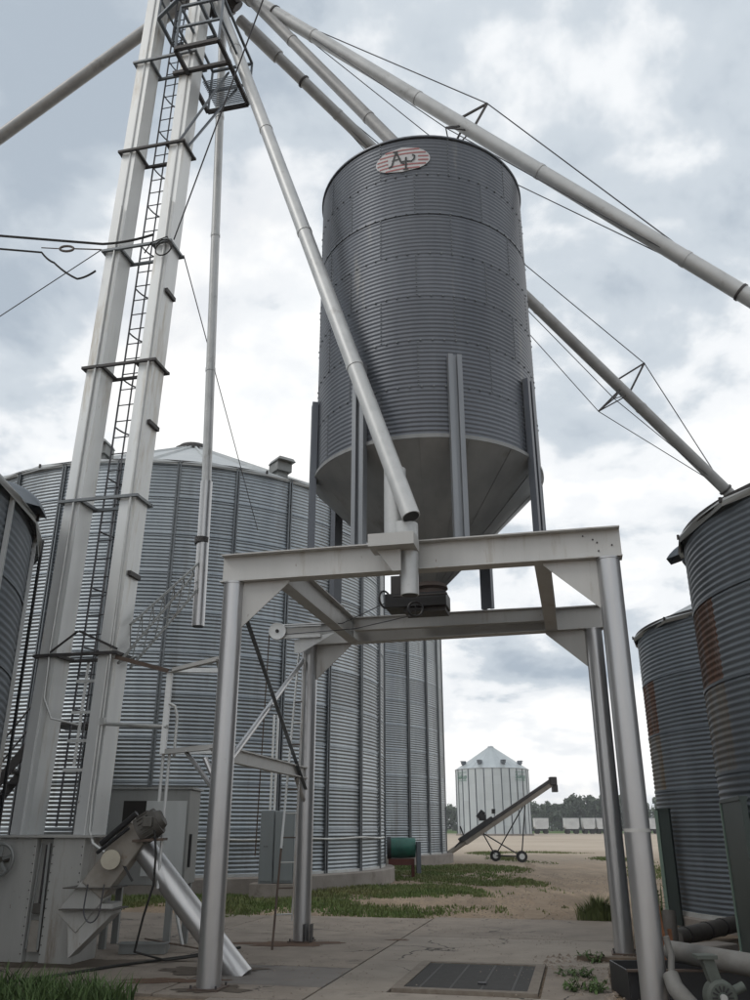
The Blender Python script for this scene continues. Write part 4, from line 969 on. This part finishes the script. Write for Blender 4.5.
MB().box(fc + V((-.09, 0, .31)), (.18, .14, .03), 0).build('flange', M['pumpgrey'], T)
MB().tube([fc + V((.12, 0, .04)), fc + V((.22, 0, .08))], .04, 12).build('stub', M['pumpgrey'], T)
MB().box(fc + V((0, 0, -.19)), (.18, .14, .13)).build('foot', M['darksteel'], T)
T = thing('ground_pipe', 'bent silver pipe curving down beside the front right post', 'pipe', (2.9, 8.9, 0))
MB().tube([(2.80, 8.98, .62), (2.83, 8.97, .46), (2.81, 8.95, .36), (2.80, 8.93, .28)], .032, 12).build('neck', M['pipegrey'], T)
MB().tube([(2.79, 8.94, .30), (2.80, 8.86, .20), (2.88, 8.65, .06), (2.98, 8.4, -.04)], .075, 18, r2=.09).build('tube', M['pipegrey'], T)
T = thing('rusty_stake', 'orange rusted stake with a grey cap standing by the right posts', 'stake', (3.55, 11.2, 0))
MB().bar((3.47, 11.15, 0), (3.42, 11.2, .72), .06, .05, (0, 1, 0)).build('stake', M['orange'], T)
MB().bar((3.54, 11.15, 0), (3.56, 11.25, .45), .04, .04, (0, 1, 0)).build('brace', M['orange'], T)
MB().tube([(3.62, 11.4, .30), (3.66, 11.5, .62)], .085, 14).build('grey_cap', M['pipebrown'], T)
T = thing('scrap_plank', 'weathered plank lying along the slab edge by the right posts', 'plank', (2.9, 11.8, 0))
MB().bar((2.62, 12.15, .03), (3.9, 11.7, .04), .16, .05).build('plank', M['wood'], T)
T = thing('scrap_pipe', 'flat grey sheet scrap lying behind the thick pipe', 'scrap', (4.2, 11.5, 0))
MB().bar((3.75, 11.3, .16), (4.4, 11.0, .20), .35, .02).build('sheet', M['pipegrey'], T); MB().box((3.95, 11.2, .07), (.3, .3, .14), .4).build('block', M['found'], T)
T = thing('concrete_block', 'pale broken concrete block by the foot of the dark panel', 'block', (4.3, 12, 0))
MB().box((4.35, 12.0, .10), (.5, .35, .22), .5).build('block', M['found'], T, bevel=.02)

# ------------------------------------------------------------------ cables
def cable(label, pts, r=.009, name='guy_wire', cat='wire', sag=0, group=None, m='wire'):
    T = thing(name, label, cat, pts[0], group); pp = []
    for a, b_ in zip(pts, pts[1:]):
        a, b_ = V(a), V(b_); n = 12 if sag else 1
        for i in range(n): f = i / n; pp.append(a.lerp(b_, f) - V((0, 0, sag * 4 * f * (1 - f))))
    pp.append(V(pts[-1])); MB().tube(pp, r, 6).build('strand', M[m], T); return T
Lc, Rc = E(-.08, -.06, 11.08), E(1.28, .38, 11.05)
cable('long diagonal guy wire crossing in front of the spouts to the elevator collar', [E(1.28, -.02, 11.08), V((-.75, 7.2, 13.9))], .012)
cable('guy wire running down left from the elevator collar to the lower left', [Lc, V((-9.6, 12.4, 7.3))], .009)
cable('guy wire running down right from the elevator collar to the large bin', [Rc, V((-3.4, 22.7, 9.6))], .010)
cable('heavy black power line running left from the elevator collar', [E(.9, -.07, 11.22), Lc + V((-.0, 0, .12)), V((-15, 12.9, 13.0))], .022, 'power_line', 'power line', .04, m='rubber')
cable('lower black power line with loops left of the elevator', [Lc + V((-.05, 0, -.45)), Lc + V((-.35, 0, -.62)), Lc + V((-.8, .0, -.28)), Lc + V((-1.05, 0, -.06)), V((-15, 12.9, 12.7))], .018, 'power_line', 'power line', .03, m='rubber')
T = thing('strain_insulator', 'dark strain insulator on the wire left of the elevator collar', 'insulator', Lc)
b = MB(); ic = Lc + V((-.62, 0, .02)); ring = [ic + V((.12 * math.cos(q), 0, .055 * math.sin(q))) for q in [2 * math.pi * i / 18 for i in range(19)]]
b.tube(ring, .022, 8, False).build('loop', M['ceramic'], T); MB().tube([ic + V((.12, 0, 0)), Lc], .012, 6).build('rod', M['ceramic'], T)
MB().tube([ic - V((.12, 0, 0)), ic + V((-.45, 0, .02))], .010, 6).build('tail', M['ceramic'], T)
T = thing('cable_coil', 'small black coil of cable on the right elevator leg at the collar', 'cable coil', E(1.1, -.1, 11))
b = MB(); cc = E(1.15, -.10, 10.82); b.tube([cc + A * .15 * math.cos(q) + V((0, 0, .15 * math.sin(q) + .01 * q)) for q in [2 * math.pi * i / 20 for i in range(30)]], .012, 6)
b.tube([cc + A * .15, cc + A * .05 + V((0, 0, .28)), cc - A * .25 + V((0, 0, .2)), cc - A * .35], .012, 6); b.build('coil', M['rubber'], T)

# ------------------------------------------------------------------ trailers far across the lot
def trailer(x, y, label, w=3.9, d=2.4, h_=2.5):
    T = thing('grain_trailer', label, 'trailer', (x, y, 0), 'white grain trailers parked along the far edge of the lot')
    b = MB(); zb = 1.15; bw = w / 2; 
    prof = [(-bw, 0, zb + .5), (-bw * .8, 0, zb), (bw * .8, 0, zb), (bw, 0, zb + .5), (bw, 0, zb + h_), (-bw, 0, zb + h_)]
    b.prism([(x + p[0], y, p[2]) for p in prof], (0, d, 0)); b.build('body', M['white'], T, 0)
    b = MB()
    for i in range(6): b.box((x - bw + .1 + (w - .2) * i / 5, y - .04, zb + .55 + (h_ - .5) / 2), (.08, .06, h_ - .6))
    b.build('side_rib', M['white'], T, 0)
    MB().box((x, y + d / 2, zb + h_ + .05), (w + .1, d + .1, .1)).build('tarp', M['galvold'], T)
    MB().box((x, y + d / 2, .95), (w * .9, d * .5, .25)).build('chassis', M['black'], T)
    for sx_, yy in ((-.62, .1), (.62, .1), (-.62, d - .1), (.62, d - .1)): MB().tube([(x + sx_ * bw, y + yy - .12, .5), (x + sx_ * bw, y + yy + .12, .5)], .5, 16).build('wheel', M['rubber'], T)
for x, w, lb in ((41.2, 3.4, 'white grain trailer parked alone beside the far pale bin'), (48.7, 3.5, 'leftmost white trailer of the far row near the posts'), (52.9, 2.9, 'middle white trailer of the far row near the posts'), (56.2, 2.8, 'greyer trailer at the right end of the far row'), (68.6, 3.4, 'white trailer seen in the gap beside the right bins')):
    trailer(x, 220, lb, w)
T = thing('far_machine', 'small dark machine standing left of the far pale bin', 'machine', (11.5, 190, 0))
MB().box((12.6, 190, 1.5), (2.2, 1.6, 1.6)).build('body', M['white'], T); MB().box((13.6, 190, .9), (1.6, 1.4, 1.2)).build('engine', M['black'], T)

# ------------------------------------------------------------------ far tree line
def crown_mesh(seed, n=2600):
    rnd = random.Random(seed); b = MB(); cl = [(rnd.uniform(-3.4, 3.4), rnd.uniform(-2.6, 2.6), rnd.uniform(2.0, 11.5), rnd.uniform(.7, 1.9)) for _ in range(38)]
    cl = [(x * (1.1 - max(0, z - 6) * .09), y, z, r) for x, y, z, r in cl]
    for i in range(n):
        x, y, z, r = rnd.choice(cl)
        while True:
            d = V((rnd.uniform(-1, 1), rnd.uniform(-1, 1), rnd.uniform(-1, 1)))
            if .35 < d.length < 1: break
        p = V((x, y, z)) + d * r; s = rnd.uniform(.22, .5); q = Matrix.Rotation(rnd.uniform(0, 6.28), 3, V((rnd.uniform(-1, 1), rnd.uniform(-1, 1), rnd.uniform(-1, 1))).normalized())
        b.add([p + q @ V((-s, -s * .6, 0)), p + q @ V((s, -s * .6, 0)), p + q @ V((s * .7, s * .7, s * .2)), p + q @ V((-s * .6, s * .7, -s * .1))], [(0, 1, 2, 3)])
    me = bpy.data.meshes.new('crown'); me.from_pydata(b.v, [], b.f); me.materials.append(M['leaf']); return me
crowns = [crown_mesh(s) for s in (1, 2, 3, 4)]
tb = MB().tube([(0, 0, -.3), (.1, 0, 3), (.0, .1, 7)], .35, 8, r2=.12)
for q in (.5, 2.2, 4.0, 5.3): tb.tube([(0.05, 0, 3.5), (2 * math.cos(q), 2 * math.sin(q), 7.5)], .14, 6, r2=.05)
trunk = tb.mesh('trunk', M['bark'])
rnd = random.Random(5)
def tree(x, y, s, i, label, group):
    T = thing('broadleaf_tree', label, 'tree', (x, y, 0), group); T.scale = (s * rnd.uniform(.95, 1.3), s, s * rnd.uniform(.9, 1.1)); T.rotation_euler = (0, 0, rnd.uniform(0, 6.28))
    put('trunk', trunk, T); put('crown', crowns[i % 4], T)
i = 0
x = -30.0
while x < 190:
    hs = .95 + .10 * math.sin(x * .09) + rnd.uniform(-.08, .12)
    if 78 < x < 130: hs += .28
    tree(x, 370 + rnd.uniform(-6, 8), hs * .86, i, 'dark green broadleaf tree in the wood line beyond the field', 'trees of the wood line beyond the field'); i += 1
    x += rnd.uniform(3.8, 5.6)
# undergrowth mass behind the tree row
b = MB(); rnd2 = random.Random(3)
for k in range(16000):
    p = V((rnd2.uniform(-120, 260), rnd2.uniform(380, 392), 0)); p.z = rnd2.uniform(0, 8.0); s = rnd2.uniform(.4, 1.0)
    q = Matrix.Rotation(rnd2.uniform(0, 6.28), 3, V((rnd2.uniform(-1, 1), rnd2.uniform(-1, 1), rnd2.uniform(-1, 1))).normalized())
    b.add([p + q @ V((-s, -s * .6, 0)), p + q @ V((s, -s * .6, 0)), p + q @ V((0, s, 0))], [(0, 1, 2)])
me = bpy.data.meshes.new('woodland'); me.from_pydata(b.v, [], b.f); me.materials.append(M['leaf'])
o = bpy.data.objects.new('woodland', me); COL.objects.link(o); tag(o, 'dense dark far woodland closing the view behind the tree row', 'woodland', kind='stuff')

T = thing('bin_stair', 'dark steel stair climbing the large bin at the far left edge', 'stair', (-9.2, 20.6, 0))
for dy in (-.4, .4): MB().bar((-10.6, 20.9 + dy, .0), (-7.9, 20.9 + dy, 3.9), .05, .20).build('stringer', M['darksteel'], T)
for dy in (-.4, .4): MB().tube([(-10.6, 20.9 + dy, 1.0), (-7.9, 20.9 + dy, 4.9)], .022, 6).build('handrail', M['darksteel'], T)
me = MB().box((0, 0, 0), (.24, .76, .04)).mesh('tread', M['darksteel'], 0)
for k in range(16):
    f = (k + .5) / 16; o = put('tread', me, T); o.location = V((-10.6 + 2.7 * f, 20.9, 3.9 * f + .02)) - V(T.location)
MB().box((-7.3, 21.2, 3.92), (1.2, 1.4, .05)).build('landing', M['darksteel'], T)
T = thing('wall_ladder', 'dark narrow ladder fixed to the right side of the dark left bin', 'ladder', (-5.9, 14.1, 0))
lw = V((-.42, .91, 0)); l0 = V((-5.86, 13.9, 0))
for q in (0, .36): MB().tube([l0 + lw * q + V((0, 0, .3)), l0 + lw * q + V((0, 0, 6.3))], .022, 6).build('rail', M['black'], T)
me = MB().tube([V((0, 0, 0)), lw * .36], .013, 6).mesh('rung', M['black'])
for k in range(20): o = put('rung', me, T); o.location = l0 + V((0, 0, .5 + .3 * k)) - V(T.location)
# ------------------------------------------------------------------ grass and weeds
from mathutils import noise as mn
def blades(name, label, region, n, h0, h1, m, seed, w=.012, dens=None, cat='grass', lean=.5, z=-.03):
    rnd = random.Random(seed); vs = []; fs = []; x0, x1, y0, y1 = region; k = 0; tries = 0
    while k < n and tries < n * 12:
        tries += 1; x, y = rnd.uniform(x0, x1), rnd.uniform(y0, y1)
        d = dens(x, y) if dens else 1
        if rnd.random() > d: continue
        h_ = rnd.uniform(h0, h1) * (.5 + .5 * d); a = rnd.uniform(0, 6.28); l = rnd.uniform(.1, lean) * h_; dx, dy = math.cos(a), math.sin(a); q = rnd.uniform(.6, 1.4) * w
        i = len(vs); vs += [(x - dy * q, y + dx * q, z), (x + dy * q, y - dx * q, z), (x + dx * l * .35 + dy * q * .7, y + dy * l * .35 - dx * q * .7, z + h_ * .6), (x + dx * l * .35 - dy * q * .7, y + dy * l * .35 + dx * q * .7, z + h_ * .6), (x + dx * l, y + dy * l, z + h_)]
        fs += [(i, i + 1, i + 2, i + 3), (i + 3, i + 2, i + 4)]; k += 1
    me = bpy.data.meshes.new(name); me.from_pydata(vs, [], fs); me.materials.append(M[m])
    o = bpy.data.objects.new(name, me); COL.objects.link(o); tag(o, label, cat, kind='stuff')
def dens1(x, y):
    for c, r in ((c1, 7.87), (c2, 7.87)):
        if (x - c[0]) ** 2 + (y - c[1]) ** 2 < r * r: return 0
    v = mn.noise(V((x * .55, y * .30, 0))) * .9 + mn.noise(V((x * 2.1, y * 1.6, 4))) * .35
    e = 1.05 - max(0, (x - (.6 + (y - 20) * .12)) * .55) - max(0, (y - 33) * .12)
    if y < 19 + .2 * math.sin(x * 2): e -= (19 - y) * .9
    v += mn.noise(V((x * 5, y * 4, 8))) * .3
    return max(0, min(1, v * 1.6 + e * .48)) ** 1.3 * (.45 if y < 20 else 1)
blades('grass', 'patchy green grass around the foot of the large bins', (-9, 5.5, 17.6, 40), 56000, .04, .15, 'grass', 11, .014, dens1)
def dens2(x, y):
    v = mn.noise(V((x * .35, y * .12, 9))); return max(0, v * 2.2 - .15)
blades('grass', 'thin dry grass tufts scattered across the gravel track', (1.5, 15, 30, 62), 9000, .05, .14, 'grass', 12, .02, dens2)
def dens3(x, y): return max(0, min(1, .55 + mn.noise(V((x * 2.5, y * 2.5, 2))) * 1.5))
blades('weeds', 'tall green weeds at the bottom left corner in front of the elevator', (-6.5, -2.45, 8.5, 9.95), 4600, .10, .34, 'weed', 13, .010, dens3, 'weeds', 1.0)
def leafy(name, label, c, rad, n, h_, seed, cat='weed plant', grp=None):
    rnd = random.Random(seed); T = thing(name, label, cat, (c[0], c[1], 0), grp); b = MB(); st = MB()
    for k in range(n):
        a = rnd.uniform(0, 6.28); r = rad * math.sqrt(rnd.random()); bx, by = c[0] + r * math.cos(a) * .5, c[1] + r * math.sin(a) * .5; tx, ty, tz = c[0] + r * math.cos(a), c[1] + r * math.sin(a), rnd.uniform(.4, 1) * h_
        st.tube([(bx, by, -.03), (tx, ty, tz)], .004, 4)
        for j in range(7):
            f = rnd.uniform(.25, 1); p = V((bx, by, 0)).lerp(V((tx, ty, tz)), f); s = rnd.uniform(.02, .05); q = Matrix.Rotation(rnd.uniform(0, 6.28), 3, 'Z') @ Matrix.Rotation(rnd.uniform(-.6, .8), 3, 'Y')
            b.add([p, p + q @ V((s, -s * .4, .0)), p + q @ V((s * 2.1, 0, -s * .2)), p + q @ V((s, s * .4, 0))], [(0, 1, 2, 3)])
    b.build('leaves', M['weed'], T, 0); st.build('stems', M['weed'], T)
def tuft(label, c, rad, n, h_, seed):
    rnd = random.Random(seed); b = MB()
    for k in range(n):
        a = rnd.uniform(0, 6.28); q = rad * rnd.random(); x, y = c[0] + q * math.cos(a), c[1] + q * math.sin(a); hh_ = h_ * rnd.uniform(.4, 1) * (1 - .5 * q / rad); a2 = a + rnd.uniform(-.8, .8); l = hh_ * rnd.uniform(.2, .8); w = .008; dx, dy = math.cos(a2), math.sin(a2)
        b.add([(x - dy * w, y + dx * w, -.03), (x + dy * w, y - dx * w, -.03), (x + dx * l * .4 + dy * w, y + dy * l * .4 - dx * w, hh_ * .65), (x + dx * l * .4 - dy * w, y + dy * l * .4 + dx * w, hh_ * .65), (x + dx * l, y + dy * l, hh_)], [(0, 1, 2, 3), (3, 2, 4)])
    me = bpy.data.meshes.new('grass_tuft'); me.from_pydata(b.v, [], b.f); me.materials.append(M['tuft']); o = bpy.data.objects.new('grass_tuft', me); COL.objects.link(o); tag(o, label, 'grass tuft'); return o
M['tuft'] = leafmat('tuft_blades', (.13, .19, .06), (.12, .13, .06))
tuft('bushy green grass tuft at the edge of the slab left of the rear right post', (4.2, 17.3), .42, 620, .52, 21)
leafy('weed_plant', 'low leafy weed growing at the slab edge by the plank', (2.78, 12.0), .22, 18, .12, 22)
leafy('weed_plant', 'small leafy weed at the bottom edge beside the dark trough', (2.22, 10.0), .24, 26, .13, 23)
leafy('weed_plant', 'green weed climbing around the rusty stake', (3.55, 11.6), .12, 50, .95, 24)
leafy('weed_plant', 'low weed in front of the plank left of the front right post', (2.30, 10.9), .22, 20, .10, 25)
def crumbs(name, label, n, region, seed, s0=.012, s1=.045, m='crumb', dens=None):
    rnd = random.Random(seed); b = MB(); k = 0
    while k < n:
        x, y = rnd.uniform(region[0], region[1]), rnd.uniform(region[2], region[3])
        if dens and rnd.random() > dens(x, y): continue
        k += 1; r_ = rnd.uniform(s0, s1) * rnd.random() ** .6; a = rnd.uniform(0, 6.28); zz = rnd.uniform(.5, .9) * r_; zb = 0.0 if y < 17 else -.03
        ring = [(x + r_ * rnd.uniform(.7, 1.2) * math.cos(a + q), y + r_ * rnd.uniform(.7, 1.2) * math.sin(a + q), zb) for q in (0, 1.57, 3.14, 4.71)]
        b.add(ring + [(x, y, zb + zz)], [(0, 1, 4), (1, 2, 4), (2, 3, 4), (3, 0, 4)])
    me = bpy.data.meshes.new(name); me.from_pydata(b.v, [], b.f); me.materials.append(M[m]); o = bpy.data.objects.new(name, me); COL.objects.link(o); tag(o, label, 'gravel', kind='stuff')
M['crumb'] = mat('stone_crumbs', (.26, .22, .18), .9, 0, (.12, .095, .075), 15, ovar=0)
crumbs('gravel', 'loose stones and crumbs scattered on the concrete', 2200, (-5, 3, 9, 17.2), 31, .006, .02, dens=lambda x, y: max(0.02, .35 + mn.noise(V((x * .8, y * .8, 1))) * 1.6))
crumbs('gravel', 'loose stones on the dirt track beyond the slab', 5000, (-2.5, 9, 17.4, 34), 32, .012, .04, dens=lambda x, y: max(0.05, .4 + mn.noise(V((x * .5, y * .5, 6)))))
crumbs('rubble', 'brown rubble along the slab edge by the right posts', 900, (2.1, 4.4, 9.2, 12.6), 33, .01, .05)
M['contact_shade'] = mat('contact_shade_paint', (.11, .09, .072), .9, 0, (.085, .07, .056), 6, spec=.2)
slab_mark('contact_shadow', (FL.x + .05, FL.y), .34, .26, seed=12, z=.0045, m='contact_shade'); slab_mark('contact_shadow', (-2.0, 11.3), .6, .25, seed=14, z=.0055, m='contact_shade'); slab_mark('contact_shadow', (-3.9, 11.9), 1.2, .35, seed=15, z=.0035, m='contact_shade')  # dark patches painted as contact shade at post, conveyor and boot
slab_mark('rust_stain', (-1.35, 13.75), .75, .28, seed=2); slab_mark('rust_stain', (.35, 14.2), .16, .08, seed=5, z=.005); slab_mark('rust_stain', (-2.3, 10.6), .55, .16, seed=8, z=.004)

# ------------------------------------------------------------------ air
hm = bpy.data.materials.new('haze'); hm.use_nodes = True; N = hm.node_tree.nodes; N.clear()
vo = N.new('ShaderNodeVolumePrincipled'); vo.inputs['Color'].default_value = (.93, .95, 1, 1); vo.inputs['Density'].default_value = .0004
ou = N.new('ShaderNodeOutputMaterial'); hm.node_tree.links.new(vo.outputs[0], ou.inputs['Volume'])
o = MB().box((0, 2200, 11.2), (6400, 6400, 24.6)).build('haze', hm, smooth=0); tag(o, 'thin pale haze over the whole yard and fields', 'haze', kind='stuff')
